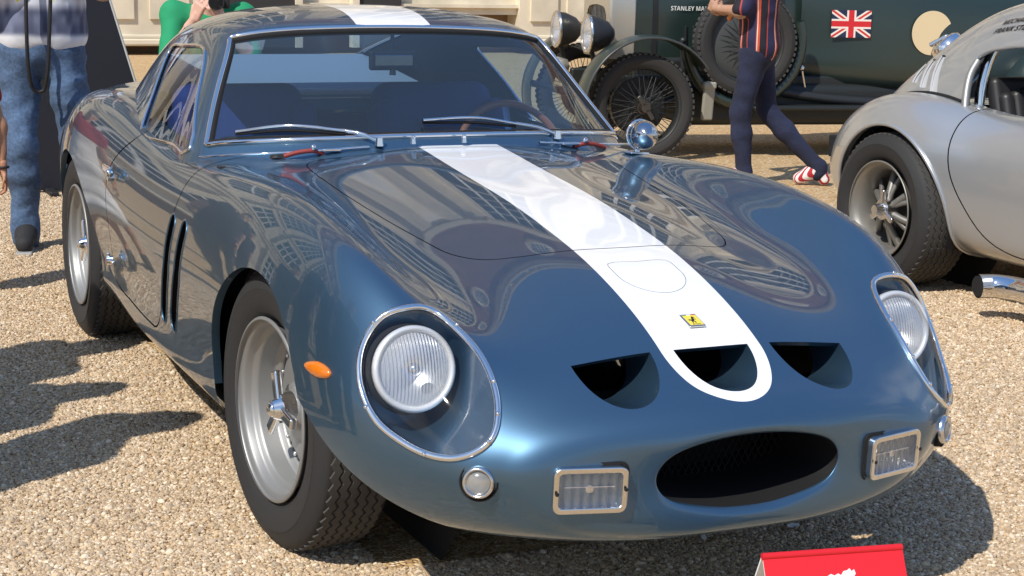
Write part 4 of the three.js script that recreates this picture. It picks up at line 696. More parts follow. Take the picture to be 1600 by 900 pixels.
{ // woman walking behind the bonnet
  const top = std(C(1, 1, 1), .8, 0, { map: rep(tex(512, 64, (u, v) => { const f = (u * 9) % 1, a = f < .09 ? [196, 80, 48] : f < .15 ? [226, 196, 180] : f < .2 ? [120, 36, 48] : f < .6 ? [34, 34, 68] : f < .66 ? [176, 64, 52] : [26, 22, 36]; return a; }, true), 1) });
  const stripeShoe = std(C(1, 1, 1), .7, 0, { map: rep(tex(64, 64, (u, v) => ((u * 4) % 1) < .42 ? [168, 32, 48] : [226, 220, 216], true), 22, 1) });
  // local z = walking direction (away and to the left)
  const J = stand({ pelvis: [0, .90, .0], hipL: [.085, .83, .02], kneeL: [.08, .46, .10], ankleL: [.07, .085, .06], toeL: [.07, .04, .19], hipR: [-.085, .83, 0], kneeR: [-.09, .46, -.06], ankleR: [-.11, .115, -.40], toeR: [-.115, .042, -.28], chest: [0, 1.2, .02], neck: [0, 1.37, .02], head: [0, 1.51, .04], shL: [.165, 1.31, .02], shR: [-.165, 1.31, .02], elL: [.20, 1.08, .12], elR: [-.20, 1.08, .10], wrL: [.06, 1.09, .28], wrR: [-.08, 1.07, .26], handL: { fwd: [-.7, .2, .3], up: [0, .3, 1], curl: .7 }, handR: { fwd: [.7, .2, .3], up: [0, .3, 1], curl: .7 }, pitchR: .85 });
  const w = person('person', 'woman walking in navy trousers, vertically striped dark top and red striped trainers', [3.99, 0, -5.40], -2.15, J, { skin: [.42, .24, .16], hair: [.02, .015, .015], longHair: 1, tight: 1, trouserMat: denim(30, 36, 60), shirtMat: top, sleeve: .95, shoeMat: stripeShoe, soleMat: std(C(.75, .74, .72), .6), hem: (J, s) => [B([-.06, .86, 0], [.06, .86, 0], .118, .118)] }, { scale: .95 });
  part('scarf', tube([[.15, 1.12, .14], [.06, 1.04, .19], [-.04, 1.03, .19], [-.12, 1.08, .16], [-.17, 1.2, .05]], .016, false, 24, 6), std(C(.62, .25, .09), .7), w);
}
{ // photographer in green crouching beyond the roof
  const J = stand({ pelvis: [0, .50, -.16], hipL: [.10, .45, -.15], kneeL: [.17, .52, .25], ankleL: [.16, .085, .12], toeL: [.18, .04, .26], hipR: [-.10, .45, -.15], kneeR: [-.16, .14, .18], ankleR: [-.14, .10, -.24], toeR: [-.15, .05, -.14], chest: [0, .86, -.06], neck: [0, 1.05, 0], head: [.02, 1.195, .06], shL: [.18, 1.0, -.01], shR: [-.20, 1.01, -.01], elL: [.24, .77, .16], elR: [-.23, .76, .16], wrL: [.07, 1.0, .26], wrR: [-.075, .995, .25], handL: { fwd: [-.35, .6, .25], up: [.5, .1, .8], curl: .8 }, handR: { fwd: [.3, .65, .2], up: [-.5, .1, .8], curl: .85 }, face: [0, -.05, 1] });
  const w = person('person', 'crouching photographer in a green t-shirt holding a camera up, beyond the blue roof', [.70, 0, -6.02], -.30, J, { skin: [.62, .37, .28], hair: [.10, .07, .05], trouserMat: denim(40, 44, 62), shirtMat: std(C(.012, .27, .115), .85, 0, { bumpMap: rep(grainTex, 16), bumpScale: .0008 }), sleeve: .98, shoeMat: M.black });
  part('camera', [rbox(.14, .09, .06, .014, [.05, 1.10, .22]), rbox(.05, .03, .05, .01, [.05, 1.155, .22]), cyl(.038, .042, .10, [.05, 1.09, .29], [Math.PI / 2, 0, 0]), cyl(.044, .044, .02, [.05, 1.09, .33], [Math.PI / 2, 0, 0])], M.black, w);
}
{ // child at the very edge of the picture
  const s = .6, sc = p => p.map ? p.map(v => v * s) : p; const A = stand({ wrR: [-.25, .86, .02], elR: [-.255, 1.12, 0], elL: [.275, 1.10, .02], wrL: [.275, .80, .05], handL: { fwd: [.12, -1, .1], up: [1, 0, 0], curl: .45 } }), J = {}; for (const k in A) J[k] = Array.isArray(A[k]) ? sc(A[k]) : A[k];
  const w = person('person', 'child in red and white clothes with a bare arm, cut off by the left edge', [-1.005, 0, -3.3], .15, J, { skin: [.45, .22, .13], hair: [.12, .07, .04], skirt: 1, trouserMat: std(C(.72, .70, .68), .85), shirtMat: std(C(1, 1, 1), .85, 0, { map: rep(tex(4, 256, (u, v) => v > .745 ? [150, 30, 32] : [226, 222, 218], true), 1) }), sleeve: .35, shoeMat: M.black }, { scale: s, cell: .012 });
  part('bracelet', torus(.021, .005, [.275 * s, .835 * s, .045 * s], [Math.PI / 2, 0, 0], 24, 6), M.black, w);
}
{ // onlookers just left of the frame, whose shadows fall on the gravel
  const mk = (c1, c2) => ({ trouserMat: std(C(...c1), .9), shirtMat: std(C(...c2), .85), shoeMat: M.black });
  const a = person('person', 'onlooker outside the left edge whose shadow reaches nearest the front tyre', [-2.04, 0, -.31], 1.2, stand({ elL: [.225, 1.13, .0], elR: [-.225, 1.13, .0], wrL: [.215, .90, .04], wrR: [-.215, .90, .04] }), mk([.03, .035, .05], [.05, .05, .07]), { cell: .024 });
  [['onlooker outside the left edge whose shadow ends mid gravel, beyond the longest one', -2.13, -.765, 1.35, .97], ['onlooker outside the left edge whose shadow meets the rear tyre', -2.04, -1.32, 1.5, 1.03], ['onlooker outside the left edge standing level with the man in jeans', -2.0, -4.75, .6, 1.0], ['onlooker outside the left edge farthest back, beyond the man in jeans', -2.9, -6.3, .4, 1.02], ['onlooker outside the left edge between the child and the nearest onlookers', -2.75, -3.1, .9, .99]].forEach(([l, x, z, r, s]) => { const c = a.clone(); c.name = numbered('person'); c.position.set(x, 0, z); c.rotation.y = r; c.scale.setScalar(s); c.userData = { label: l, category: 'person' }; scene.add(c); });
}
// ---------------------------------------------------------------- silver open sports racer with hard top, parked on the right (z forward, x left)
{
  const car = thing('silver_roadster', 'silver vintage roadster with hardtop, wide flared arches and side exhaust at the right edge', 'car', [3.495, 0, -1.14]);
  const net = [
    [[0,.50,-1.83],[.12,.50,-1.83],[.2,.49,-1.83],[.25,.48,-1.83],[.27,.45,-1.83],[.26,.42,-1.83],[.2,.39,-1.83],[.1,.38,-1.83],[0,.38,-1.83]],
    [[0,.63,-1.80],[.26,.63,-1.80],[.42,.62,-1.79],[.55,.60,-1.78],[.62,.52,-1.77],[.64,.43,-1.77],[.58,.34,-1.77],[.4,.29,-1.79],[0,.28,-1.8]],
    [[0,.715,-1.68],[.28,.715,-1.68],[.47,.705,-1.67],[.62,.705,-1.65],[.73,.62,-1.64],[.765,.48,-1.63],[.72,.34,-1.62],[.5,.25,-1.64],[0,.24,-1.65]],
    [[0,.775,-1.45],[.30,.775,-1.45],[.50,.76,-1.45],[.655,.79,-1.44],[.79,.715,-1.43],[.84,.54,-1.42],[.79,.34,-1.41],[.55,.22,-1.43],[0,.21,-1.43]],
    [[0,.80,-1.15],[.31,.80,-1.15],[.50,.78,-1.15],[.665,.835,-1.15],[.815,.775,-1.15],[.872,.58,-1.15],[.815,.34,-1.15],[.58,.2,-1.15],[0,.19,-1.15]],
    [[0,.80,-.86],[.31,.80,-.86],[.50,.785,-.86],[.66,.805,-.86],[.79,.735,-.86],[.84,.56,-.86],[.79,.33,-.86],[.6,.18,-.86],[0,.17,-.86]],
    [[0,.80,-.62],[.31,.80,-.62],[.50,.785,-.62],[.655,.765,-.62],[.745,.69,-.62],[.775,.53,-.62],[.745,.33,-.62],[.62,.17,-.62],[0,.16,-.62]],
    [[0,.80,-.2],[.31,.80,-.2],[.50,.785,-.2],[.65,.755,-.2],[.73,.68,-.2],[.755,.52,-.2],[.735,.33,-.2],[.62,.17,-.2],[0,.16,-.2]],
    [[0,.83,.4],[.31,.82,.4],[.50,.80,.4],[.65,.77,.4],[.745,.69,.4],[.77,.52,.4],[.74,.33,.4],[.62,.17,.4],[0,.16,.4]],
    [[0,.80,.9],[.31,.79,.9],[.47,.765,.9],[.63,.80,.9],[.77,.72,.9],[.815,.54,.9],[.77,.33,.9],[.58,.18,.9],[0,.17,.9]],
    [[0,.74,1.3],[.3,.73,1.3],[.44,.70,1.3],[.60,.755,1.3],[.74,.67,1.3],[.78,.5,1.3],[.74,.33,1.3],[.55,.2,1.3],[0,.2,1.3]],
    [[0,.62,1.75],[.25,.61,1.75],[.38,.595,1.74],[.50,.60,1.72],[.6,.53,1.7],[.64,.43,1.68],[.6,.33,1.68],[.4,.25,1.7],[0,.25,1.7]],
    [[0,.50,1.95],[.15,.49,1.95],[.22,.47,1.94],[.28,.45,1.92],[.32,.42,1.9],[.33,.38,1.9],[.3,.34,1.9],[.18,.31,1.92],[0,.31,1.92]],
  ].map(r => r.map(p => [...p]));
  const fn = sheet(net, true, 2);
  let T = tessellate(fn, 0, 12, 150, 0, 8, 96, false), g;
  const arch = z0 => p => p[0] < .45 ? 1 : (Math.hypot(p[2] - z0, p[1] - .325) - .372) * (p[1] < .325 && Math.abs(p[2] - z0) < .372 ? 1 : 1);
  let rearCut; [T, rearCut] = cut(T, arch(-1.145)); const e1 = rearCut.edge; [T, g] = cut(T, arch(1.145)); const e2 = g.edge;
  const cock = [[-.56, .30], [0, .42], [.56, .30], [.60, -.2], [.60, -.80], [.52, -.98], [-.52, -.98], [-.60, -.80], [-.60, -.2]];
  [T, g] = cut(T, p => p[1] < .6 ? 1 : sdPoly(cock, p[0], p[2]));
  const dp = smoothLoop([[-.74, .84], [-.775, .70], [-.76, .55], [-.70, .42], [-.60, .30], [-.45, .24], [0, .235], [.2, .24], [.3, .4], [.33, .6], [.33, .84]], 4), dF = p => p[0] < .45 ? .5 : sdPoly(dp, p[2], p[1]);
  let inner, door, gap; [T, inner] = cut(T, p => dF(p) - .003); [door, gap] = cut(inner, p => -dF(p) - .003);
  M.alloy = phy(C(.43, .45, .47), { metalness: .55, roughness: .3, clearcoat: 1, clearcoatRoughness: .05, roughnessMap: null });
  part('body', [toGeo(both(T)), wall(both(e1.concat(e2).map(([a, b]) => [a, b, b])).map(t => [t[0], t[1]]), p => [p[0] > 0 ? -.03 : .03, 0, 0])], M.alloy, car);
  for (const s of [1, -1]) {
    const m = s > 0 ? t => t : mirrorT, d = part('door', toGeo(m(door)), M.alloy, car); part('shut_line', toGeo(shifted(m(gap), .005)), M.gap, d);
    const ed = []; for (let k = 0; k < 24; k++) { }
    part('arch_lip', loopTube(s > 0 ? e1 : mirrorT(Object.assign([], { edge: e1 })).edge, .009, .02, .002, 8), M.alloy, car);
    part('wheel_well', [xf(new THREE.CylinderGeometry(.36, .36, .3, 36, 1, true, Math.PI * .5 - 1.9, 3.8), [s * .62, .325, -1.145], [0, 0, Math.PI / 2]), xf(new THREE.CircleGeometry(.37, 36), [s * .47, .325, -1.145], [0, s * Math.PI / 2, 0])], M.gap, car);
  }
  part('tail_lamp', rbox(.02, .10, .05, .009, [-.742, .55, -1.66], [0, .5, 0]), M.gap, car);
  // hard top
  const top = [
    [[0,.72,-1.66],[.24,.72,-1.65],[.44,.715,-1.62],[.58,.71,-1.56],[.63,.68,-1.52],[.66,.62,-1.50]],
    [[0,.84,-1.60],[.23,.838,-1.59],[.42,.825,-1.56],[.555,.795,-1.50],[.615,.74,-1.45],[.66,.66,-1.42]],
    [[0,1.04,-1.42],[.22,1.035,-1.41],[.41,.985,-1.37],[.545,.92,-1.31],[.62,.835,-1.26],[.67,.70,-1.22]],
    [[0,1.18,-1.15],[.21,1.175,-1.14],[.40,1.14,-1.11],[.535,1.035,-1.06],[.62,.91,-1.03],[.675,.73,-1.01]],
    [[0,1.265,-.82],[.20,1.255,-.82],[.39,1.22,-.81],[.535,1.105,-.80],[.62,.95,-.80],[.675,.74,-.80]],
    [[0,1.285,-.42],[.20,1.28,-.42],[.39,1.245,-.42],[.535,1.13,-.42],[.62,.96,-.42],[.675,.74,-.42]],
    [[0,1.22,0],[.20,1.215,0],[.38,1.185,0],[.52,1.11,.0],[.61,.95,.05],[.675,.74,.1]],
    [[0,1.03,.28],[.20,1.025,.28],[.37,1.00,.27],[.48,.96,.25],[.565,.88,.25],[.665,.74,.28]],
    [[0,.82,.50],[.22,.815,.49],[.42,.80,.46],[.54,.78,.40],[.6,.75,.38],[.66,.70,.4]],
  ];
  const tf = sheet(top, false, 2); let K = tessellate(tf, 0, 8, 130, 0, 5, 80, false), q;
  const winP = smoothLoop([[-.82, .69], [-.86, .80], [-.895, .92], [-.885, .99], [-.80, 1.03], [-.4, 1.06], [-.05, 1.03], [.12, .90], [.2, .78], [.22, .69], [-.2, .685], [-.6, .685]], 3);
  [K, q] = cut(K, p => p[7] < 2.9 ? .3 : sdPoly(winP, p[2], p[1])); const we = q.edge;
  const [K2, ws] = cut(K, p => p[6] > 6.1 && p[7] < 2.8 ? -.1 : .1); K = K2;
  const lou = []; const lv = [];
  for (const [z0, y0, y1, w] of [[-1.335, .86, .945, .028], [-1.24, .845, .965, .028], [-1.145, .83, .985, .028]]) { let h; const zc = y => z0 + .04 - (y - y0) * .46; [K, h] = cut(K, p => p[7] < 2.4 || p[0] < .3 ? .3 : Math.max(Math.abs(p[2] - zc(p[1])) - w, y0 - p[1], p[1] - y1)); lv.push(h); }
  let rw; [K, rw] = cut(K, p => p[6] < .9 || p[6] > 3.2 ? .1 : (p[7] - 2.1) * .2); [K, rw] = [K.concat(rw.filter(t => t[0][6] <= .95 || t[0][6] >= 3.1)), rw.filter(t => t[0][6] > .95 && t[0][6] < 3.1)]; part('rear_window', toGeo(both(rw)), M.glass, car);
  part('hardtop', toGeo(both(K)), M.alloy, car); part('lining', toGeo(shifted(both(K), .015)), M.black, car); part('windscreen', toGeo(both(ws)), M.glass, car);
  const paleV = std(C(.50, .51, .52), .5, .2);
  for (const h of lv) for (const s of [1, -1]) { const m = s > 0 ? h : mirrorT(h); m.edge = s > 0 ? h.edge : m.edge; part('louvre', [toGeo(shifted(m, .010)), wall(m.edge, p => [-s * .010, 0, 0])], paleV, car); }
  for (const s of [1, -1]) {
    const ee = s > 0 ? we : mirrorT(Object.assign([], { edge: we })).edge;
    part('window_frame', [...loopTube(ee, .010, .03, .001, 8)], M.alloy, car);
    part('window_post', tube([[s * .688, .69, -.815], [s * .670, .80, -.855], [s * .628, .92, -.888], [s * .595, .98, -.885]], .017, false, 20, 8), M.silver, car);
    part('roll_bar', tube([[s * .56, .55, -.88], [s * .555, .88, -.90], [s * .47, 1.06, -.91], [s * .25, 1.12, -.92], [0, 1.12, -.92]], .022, false, 24, 12), M.chrome, car);
    part('roll_bar_stay', tube([[s * .50, 1.0, -.91], [s * .42, .78, -1.25]], .016, false, 4, 8), M.chrome, car);
    const st = part('seat', rbox(.40, .12, .42, .05, [s * .30, .38, -.20]), M.black, car);
    const bk = []; for (let i = 0; i < 7; i++) bk.push(xf(new THREE.CapsuleGeometry(.031, .34 - .02 * Math.abs(i - 3), 4, 10), [s * .32 + (i - 3) * .056, .69, -.78], [-.3, 0, 0])); part('backrest', [...bk, rbox(.42, .5, .07, .03, [s * .32, .67, -.82], [-.3, 0, 0])], std(C(.02, .02, .022), .45), st);
    part('side_exhaust', tube([[s * .80, .135, .9], [s * .80, .135, .2], [s * .80, .135, -.22], [s * .81, .135, -.33], [s * .85, .135, -.395], [s * .91, .135, -.41]], .047, false, 60, 28), M.chrome, car); 
    part('exhaust_mouth', [cyl(.041, .041, .02, [s * .902, .135, -.409], [0, s * .12, Math.PI / 2], 28)], M.gap, car);
  }
  part('floor', [box(1.25, .03, 1.3, [0, .28, -.15]), box(1.1, .5, .03, [0, .50, -1.0]), box(1.3, .45, .05, [0, .62, .42])], M.carpet, car);
  part('fuel_cap', [xf(lathe([[0, .05], [.055, .046], [.074, .032], [.079, .0], [.08, -.03]], 32), [-.35, 1.0, -1.385], [.35 - .95, 0, .45]), xf(rbox(.02, .02, .10, .006), [-.38, 1.035, -1.42], [-.5, .3, 0])], M.chrome, car);
  { const lt = canvasTex(512, 160, (g2, w, h) => { g2.clearRect(0, 0, w, h); g2.fillStyle = '#16171a'; g2.font = 'italic bold 58px sans-serif'; g2.fillText('MICHAEL F', 40, 66); g2.fillText('FRANK STEPH', 8, 138); });
    const rows = [], U = []; const L = tessellate(tf, 3.72, 4.75, 20, 2.55, 3.12, 8, false).map(t => t); 
    const lm = mirrorT(shifted(L, -.0025)); part('lettering', toGeo(lm, p => [(p[6] - 3.72) / 1.03, 1 - (p[7] - 2.55) / .57]), std(new THREE.Color(1, 1, 1), .4, .3, { map: lt, transparent: true }), car); }
  // dark seal where the hard top sits on the body
  { const bm = new THREE.Mesh(toGeo(both(T)), M.gap), rc = new THREE.Raycaster(), P = [];
    for (let k = 0; k <= 26; k++) { const u = .02 + 4.1 * k / 26; let lo = 2.6, hi = 5; for (let it = 0; it < 9; it++) { const v = (lo + hi) / 2, p = tf(u, v); rc.set(V(p[0], 2, p[2]), V(0, -1, 0)); const h = rc.intersectObject(bm)[0]; if (h && p[1] < h.point.y) hi = v; else lo = v; } const p = tf(u, lo); if (p[2] < -.86) P.push([p[0] + .004, p[1] + .004, p[2]]); }
    for (const s of [1, -1]) part('hardtop_seal', tube(P.map(p => [s * p[0], p[1], p[2]]), .007, false, 80, 6), M.gap, car); }
  // wheels
  const w = new THREE.Group(); w.name = 'wheel';
  part('tyre', tyreGeo(.330, .205, .125), M.rubber, w);
  part('tread', treadGeo(.3265, [-.09, -.06, -.03, 0, .03, .06, .09], .023, 58, .006, .006), std(C(.05, .048, .045), .85), w);
  part('rim', spin(lathe([[.2, -.11], [.17, -.07], [.165, .0], [.168, .05], [.175, .09], [.186, .10], [.190, .112], [.205, .118], [.211, .124], [.207, .128], [.203, .126]], 72)), std(C(.30, .29, .265), .45, .65), w);
  for (let i = 0; i < 6; i++) { const a = i / 6 * Math.PI * 2; part('spoke', [tube([[.075, Math.cos(a) * .03, Math.sin(a) * .03], [.055, Math.cos(a + .12) * .09, Math.sin(a + .12) * .09], [.02, Math.cos(a + .18) * .165, Math.sin(a + .18) * .165]], .017, false, 10, 8), tube([[.075, Math.cos(a) * .03, Math.sin(a) * .03], [.055, Math.cos(a - .12) * .09, Math.sin(a - .12) * .09], [.02, Math.cos(a - .18) * .165, Math.sin(a - .18) * .165]], .012, false, 10, 8)], std(C(.22, .215, .20), .5, .6), w); }
  part('hub_nut', [cyl(.045, .05, .05, [.08, 0, 0], [0, 0, -Math.PI / 2]), cyl(.02, .03, .05, [.12, 0, 0], [0, 0, -Math.PI / 2]), ...[0, 1, 2].map(i => xf(rbox(.02, .07, .026, .007), [.10, Math.cos(i * 2.094) * .05, Math.sin(i * 2.094) * .05], [i * 2.094, 0, 0]))], M.dullChrome, w);
  part('brake_disc', spin(lathe([[0, -.05], [.15, -.05], [.15, -.08], [0, -.08]], 40)), M.black, w);
  for (const [x, z, s] of [[-.735, -1.145, -1], [.735, -1.145, 1], [-.70, 1.145, -1], [.70, 1.145, 1]]) { const c = w.clone(); c.position.set(x, .333, z); c.rotation.y = s < 0 ? Math.PI : 0; car.add(c); }
}
// ---------------------------------------------------------------- dark green pre-war tourer (z forward, x left)
{
  const car = thing('green_tourer', 'dark green vintage open tourer with a flag on its side behind the walking woman', 'car', [5.69, 0, -7.215], -1.745);
  const green = phy(C(.016, .030, .026), { roughness: .35, clearcoat: .6, clearcoatRoughness: .2 }), dk = std(C(.014, .017, .017), .5), steel = std(C(.035, .037, .04), .45, .4), nickel = std(C(.60, .57, .49), .3, .7);
  // chassis and axle
  for (const s of [1, -1]) { part('chassis_rail', rbox(.06, .15, 4.2, .02, [s * .40, .50, -.25]), dk, car); part('front_spring', tube([[s * .40, .46, 2.15], [s * .42, .40, 1.9], [s * .42, .37, 1.65], [s * .42, .40, 1.3]], .026, false, 16, 8), dk, car); }
  part('front_axle', tube([[-.66, .37, 1.65], [-.4, .32, 1.65], [.4, .32, 1.65], [.66, .37, 1.65]], .032, false, 24, 8), dk, car); part('rear_axle', cyl(.05, .05, 1.3, [0, .37, -1.65], [0, 0, Math.PI / 2]), dk, car);
  // radiator
  const shellS = (k, y0) => { const s = new THREE.Shape(); s.moveTo(-.30 * k, y0); s.lineTo(-.31 * k, .95); s.quadraticCurveTo(-.32 * k, 1.22, -.22 * k, 1.27); s.quadraticCurveTo(0, 1.33, .22 * k, 1.27); s.quadraticCurveTo(.32 * k, 1.22, .31 * k, .95); s.lineTo(.30 * k, y0); s.closePath(); return s; };
  { const s = shellS(1, .70), h = new THREE.Path(); h.moveTo(-.235, .76); h.lineTo(-.245, .90); h.quadraticCurveTo(-.245, 1.02, -.17, 1.045); h.quadraticCurveTo(0, 1.07, .17, 1.045); h.quadraticCurveTo(.245, 1.02, .245, .90); h.lineTo(.235, .76); h.closePath(); s.holes.push(h);
    const r = part('radiator_shell', new THREE.ExtrudeGeometry(s, { depth: .16, bevelEnabled: true, bevelSize: .018, bevelThickness: .02, bevelSegments: 4, curveSegments: 16 }).translate(0, 0, 1.60), nickel, car);
    part('radiator_core', box(.52, .42, .1, [0, .92, 1.66]), M.gap, r); part('filler_cap', cyl(.04, .045, .07, [0, 1.36, 1.68]), nickel, r); part('stone_guard', Array.from({ length: 15 }, (_, i) => cyl(.003, .003, .30, [-.224 + i * .032, .90, 1.745], [0, 0, 0], 5)), M.dullChrome, r); }
  // bonnet with straps and louvres
  part('bonnet', new THREE.ExtrudeGeometry(shellS(1.02, .66), { depth: 1.32, bevelEnabled: false, curveSegments: 16 }).scale(1, 1, 1).translate(0, 0, .30), green, car);
  part('undertray', rbox(.66, .30, 1.5, .04, [0, .55, .85]), dk, car);
  for (let i = 0; i < 14; i++) part('louvre', rbox(.012, .16, .022, .004, [.318, .84, .42 + i * .06], [0, .35, 0]), dk, car);
  for (const z of [.45, 1.42]) part('bonnet_strap', new THREE.ExtrudeGeometry((() => { const s = shellS(1.045, .62); s.holes.push(shellS(1.0, .64)); return s; })(), { depth: .035, bevelEnabled: false }).translate(0, .003, z), M.black, car);
  for (const [z, y, h] of [[1.25, .72, .20], [1.05, .70, .24], [.85, .69, .22], [.62, .68, .20]]) part('engine_fitting', [cyl(.018, .022, h, [.40, y, z], [.1, 0, 0], 12), sph(.024, [.40, y + h / 2, z], [1, 1, 1], 10)], steel, car);
  part('exhaust_pipe', tube([[.42, .62, 1.2], [.50, .52, .8], [.52, .42, .2], [.52, .36, -1.2]], .035, false, 30, 10), steel, car);
  part('brake_lever', [tube([[.46, .40, .30], [.48, .62, .36]], .010, false, 4, 8), sph(.026, [.48, .635, .365], [1, 1, 1], 12)], M.dullChrome, car);
  { const lt = canvasTex(1024, 128, (g, w, h) => { g.clearRect(0, 0, w, h); g.fillStyle = '#dcdcd4'; g.font = 'bold 78px sans-serif'; g.fillText('STANLEY MANN R', 60, 92); });
    part('lettering', xf(new THREE.PlaneGeometry(.56, .07), [.3285, 1.045, 1.08], [0, Math.PI / 2, -.0]), std(new THREE.Color(1, 1, 1), .5, 0, { map: lt, transparent: true }), car); }
  // body tub
  const tub = [];
  const bn = [
    [[0,1.30,.34],[.25,1.29,.34],[.36,1.20,.34],[.375,1.0,.34],[.37,.75,.34],[.34,.55,.34],[0,.5,.34]],
    [[0,1.33,.0],[.28,1.32,.0],[.43,1.24,.0],[.47,1.0,.0],[.47,.74,.0],[.42,.50,.0],[0,.45,.0]],
    [[0,1.30,-.5],[.30,1.29,-.5],[.50,1.22,-.5],[.57,1.0,-.5],[.575,.72,-.5],[.50,.46,-.5],[0,.42,-.5]],
    [[0,1.26,-1.1],[.30,1.26,-1.1],[.52,1.20,-1.1],[.60,1.0,-1.1],[.605,.72,-1.1],[.52,.46,-1.1],[0,.42,-1.1]],
    [[0,1.24,-1.8],[.30,1.24,-1.8],[.50,1.18,-1.8],[.58,1.0,-1.8],[.585,.74,-1.8],[.50,.50,-1.8],[0,.46,-1.8]],
    [[0,1.10,-2.4],[.26,1.10,-2.4],[.42,1.05,-2.4],[.48,.92,-2.4],[.48,.75,-2.4],[.42,.58,-2.4],[0,.55,-2.4]],
    [[0,.85,-2.6],[.1,.85,-2.6],[.16,.83,-2.6],[.18,.8,-2.6],[.18,.75,-2.6],[.14,.7,-2.6],[0,.69,-2.6]],
  ];
  const bt = tessellate(sheet(bn, true, 2), 0, 6, 60, 0, 6, 48, true); part('body', toGeo(both(bt)), green, car);
  part('undertray', rbox(.98, .30, 3.6, .06, [0, .37, -.55]), dk, car);
  part('running_board', rbox(.26, .03, 1.4, .012, [.56, .36, .1]), dk, car);
  part('step_plate', [rbox(.035, .26, .085, .015, [.63, .40, 1.13], [0, 0, -.15]), rbox(.10, .05, .10, .015, [.62, .52, 1.13])], std(C(.30, .29, .24), .5), car);
  // flag, roundel
  const flagT = canvasTex(360, 240, (g, W, H) => {
    g.fillStyle = '#1b2745'; g.fillRect(0, 0, W, H); const line = (x0, y0, x1, y1, w, c) => { g.strokeStyle = c; g.lineWidth = w; g.beginPath(); g.moveTo(x0, y0); g.lineTo(x1, y1); g.stroke(); };
    line(0, 0, W, H, 50, '#e3d9cf'); line(W, 0, 0, H, 50, '#e3d9cf'); line(0, 0, W, H, 18, '#c8342f'); line(W, 0, 0, H, 18, '#c8342f');
    line(W / 2, 0, W / 2, H, 84, '#e3d9cf'); line(0, H / 2, W, H / 2, 84, '#e3d9cf'); line(W / 2, 0, W / 2, H, 50, '#c8242b'); line(0, H / 2, W, H / 2, 50, '#c8242b');
  });
  part('flag', xf(new THREE.PlaneGeometry(.29, .195), [.497, .955, .0], [0, Math.PI / 2 - .2, 0]), std(new THREE.Color(1, 1, 1), .5, 0, { map: flagT }), car);
  part('roundel', xf(new THREE.CylinderGeometry(.16, .16, .006, 48), [.590, .90, -.60], [0, 0, Math.PI / 2]), std(C(.72, .58, .36), .55), car);
  // wheels
  const wheel = new THREE.Group(); wheel.name = 'wheel';
  part('tyre', tyreGeo(.372, .275, .062), std(C(.028, .027, .026), .8, 0, { bumpMap: rep(grainTex, 6), bumpScale: .0008 }), wheel);
  const lugs = []; for (let i = 0; i < 56; i++) { const a = i / 56 * Math.PI * 2; for (const s of [1, -1]) lugs.push(xf(box(.034, .012, .024), [s * .046, Math.cos(a) * .366, Math.sin(a) * .366], [a, 0, 0])); } part('tread', lugs, M.tread, wheel);
  part('rim', spin(lathe([[.27, -.05], [.262, -.03], [.255, 0], [.262, .035], [.272, .05], [.280, .052], [.279, .046], [.27, .04]], 64)), dk, wheel);
  const sp = []; for (let i = 0; i < 56; i++) { const a = i / 56 * Math.PI * 2, b = a + (i % 2 ? .34 : -.34), o = i % 4 < 2; const p = V(o ? .055 : -.04, Math.cos(a) * .055, Math.sin(a) * .055), q = V(.0, Math.cos(b) * .257, Math.sin(b) * .257); const d = q.clone().sub(p), g = new THREE.CylinderGeometry(.0028, .0028, d.length(), 5); g.applyQuaternion(new THREE.Quaternion().setFromUnitVectors(V(0, 1, 0), d.clone().normalize())); g.translate(...p.clone().add(q).multiplyScalar(.5).toArray()); sp.push(g); }
  part('spoke', sp, steel, wheel).userData.kind = 'stuff';
  part('hub', [cyl(.05, .06, .12, [.0, 0, 0], [0, 0, -Math.PI / 2]), cyl(.034, .042, .05, [.085, 0, 0], [0, 0, -Math.PI / 2]), ...[0, 1].map(i => xf(rbox(.02, .085, .03, .007), [.10, Math.cos(i * Math.PI + .6) * .055, Math.sin(i * Math.PI + .6) * .055], [i * Math.PI + .6, 0, 0]))], std(C(.16, .15, .14), .3, .9), wheel);
  part('brake_drum', spin(lathe([[0, -.05], [.19, -.05], [.20, -.06], [.20, -.11], [0, -.12]], 40)), dk, wheel);
  for (const [x, z, s] of [[.70, 1.65, 1], [-.70, 1.65, -1], [.70, -1.65, 1], [-.70, -1.65, -1]]) { const c = wheel.clone(); c.position.set(x, .375, z); c.rotation.y = s < 0 ? Math.PI : 0; car.add(c); }
  // side mounted spare and its well
  { const sw = wheel.clone(); sw.position.set(.60, .82, .86); sw.name = 'spare_wheel'; car.add(sw); part('spare_cover', spin(lathe([[0, .03], [.15, .025], [.25, .01], [.27, -.02]], 48)), std(C(.05, .055, .055), .5), sw); 
    part('wheel_well', tube(Array.from({ length: 22 }, (_, i) => { const a = -.35 + i / 21 * 3.4; return [.59, .82 - Math.sin(a) * .43, .86 - Math.cos(a) * .43]; }), .045, false, 60, 10), green, car); }
  // cycle wings
  const wing = (x, z, w, R, a0, a1) => { const P = [], n = 40; const pt = (a, u) => [x + u * w / 2, .375 + Math.sin(a) * (R - .02 * u * u), z + Math.cos(a) * (R - .02 * u * u)]; const g = new THREE.BufferGeometry(), pos = [], idx = []; for (let i = 0; i <= n; i++) for (let j = 0; j <= 6; j++) pos.push(...pt(a0 + (a1 - a0) * i / n, -1 + j / 3)); for (let i = 0; i < n; i++) for (let j = 0; j < 6; j++) { const a = i * 7 + j; idx.push(a, a + 1, a + 8, a, a + 8, a + 7); } g.setAttribute('position', new THREE.Float32BufferAttribute(pos, 3)); g.setIndex(idx); g.computeVertexNormals(); return g; };
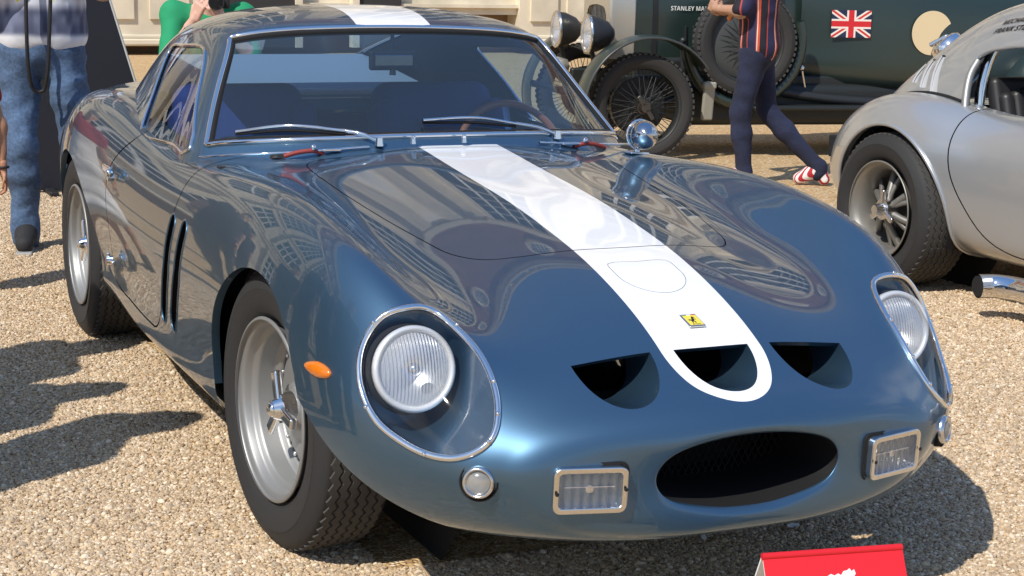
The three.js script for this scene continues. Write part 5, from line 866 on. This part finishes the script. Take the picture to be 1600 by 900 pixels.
  for (const s of [1, -1]) { const f = part('wing', wing(s * .72, 1.62, .26, .50, -.25, 2.55), green, car); part('wing_bead', tube(Array.from({ length: 30 }, (_, i) => { const a = -.25 + i / 29 * 2.8; return [s * .85, .375 + Math.sin(a) * .48, 1.62 + Math.cos(a) * .48]; }), .009, false, 60, 6), std(C(.05, .055, .055), .35), f); part('wing', wing(s * .74, -1.65, .28, .50, .1, 3.0), green, car); }
  // head lamps and small lamp
  for (const s of [1, -1]) {
    const l = part('headlamp', xf(lathe([[0, -.17], [.04, -.165], [.09, -.12], [.125, -.04], [.13, .02], [.122, .03]], 36), [s * .40, .86, 1.94], [Math.PI / 2, 0, 0]), steel, car);
    part('lamp_rim', torus(.128, .012, [s * .40, .86, 1.965], [0, 0, 0], 36, 8), M.dullChrome, l); part('lens', xf(new THREE.SphereGeometry(.26, 28, 10, 0, Math.PI * 2, 0, .5), [s * .40, .86, 1.74], [Math.PI / 2, 0, 0]), M.lensFlute, l); part('reflector', xf(lathe([[0, -.10], [.06, -.08], [.12, .01]], 32), [s * .40, .86, 1.95], [Math.PI / 2, 0, 0]), M.dullChrome, l);
    part('lamp_bracket', tube([[s * .40, .74, 1.93], [s * .40, .62, 1.9], [s * .40, .5, 1.88]], .018, false, 10, 8), dk, car);
  }
  { const l = part('pass_lamp', xf(lathe([[0, -.09], [.05, -.07], [.07, 0], [.066, .01]], 28), [.20, .62, 2.12], [Math.PI / 2, 0, 0]), nickel, car); part('lens', xf(new THREE.CircleGeometry(.066, 28), [.20, .62, 2.132]), M.dullChrome, l); }
  part('number_plate', rbox(.46, .11, .012, .004, [0, .60, 2.06]), M.black, car);
  part('windscreen_frame', tube([[-.40, 1.30, .16], [-.40, 1.52, .10], [.40, 1.52, .10], [.40, 1.30, .16]], .012, false, 30, 8), nickel, car);
}
// ---------------------------------------------------------------- render
const renderer = new THREE.WebGLRenderer({ antialias: true });
renderer.setSize(1024, 576);
renderer.shadowMap.enabled = true;
renderer.toneMapping = THREE.LinearToneMapping;
renderer.toneMappingExposure = EXPOSURE;
renderer.render(scene, camera);
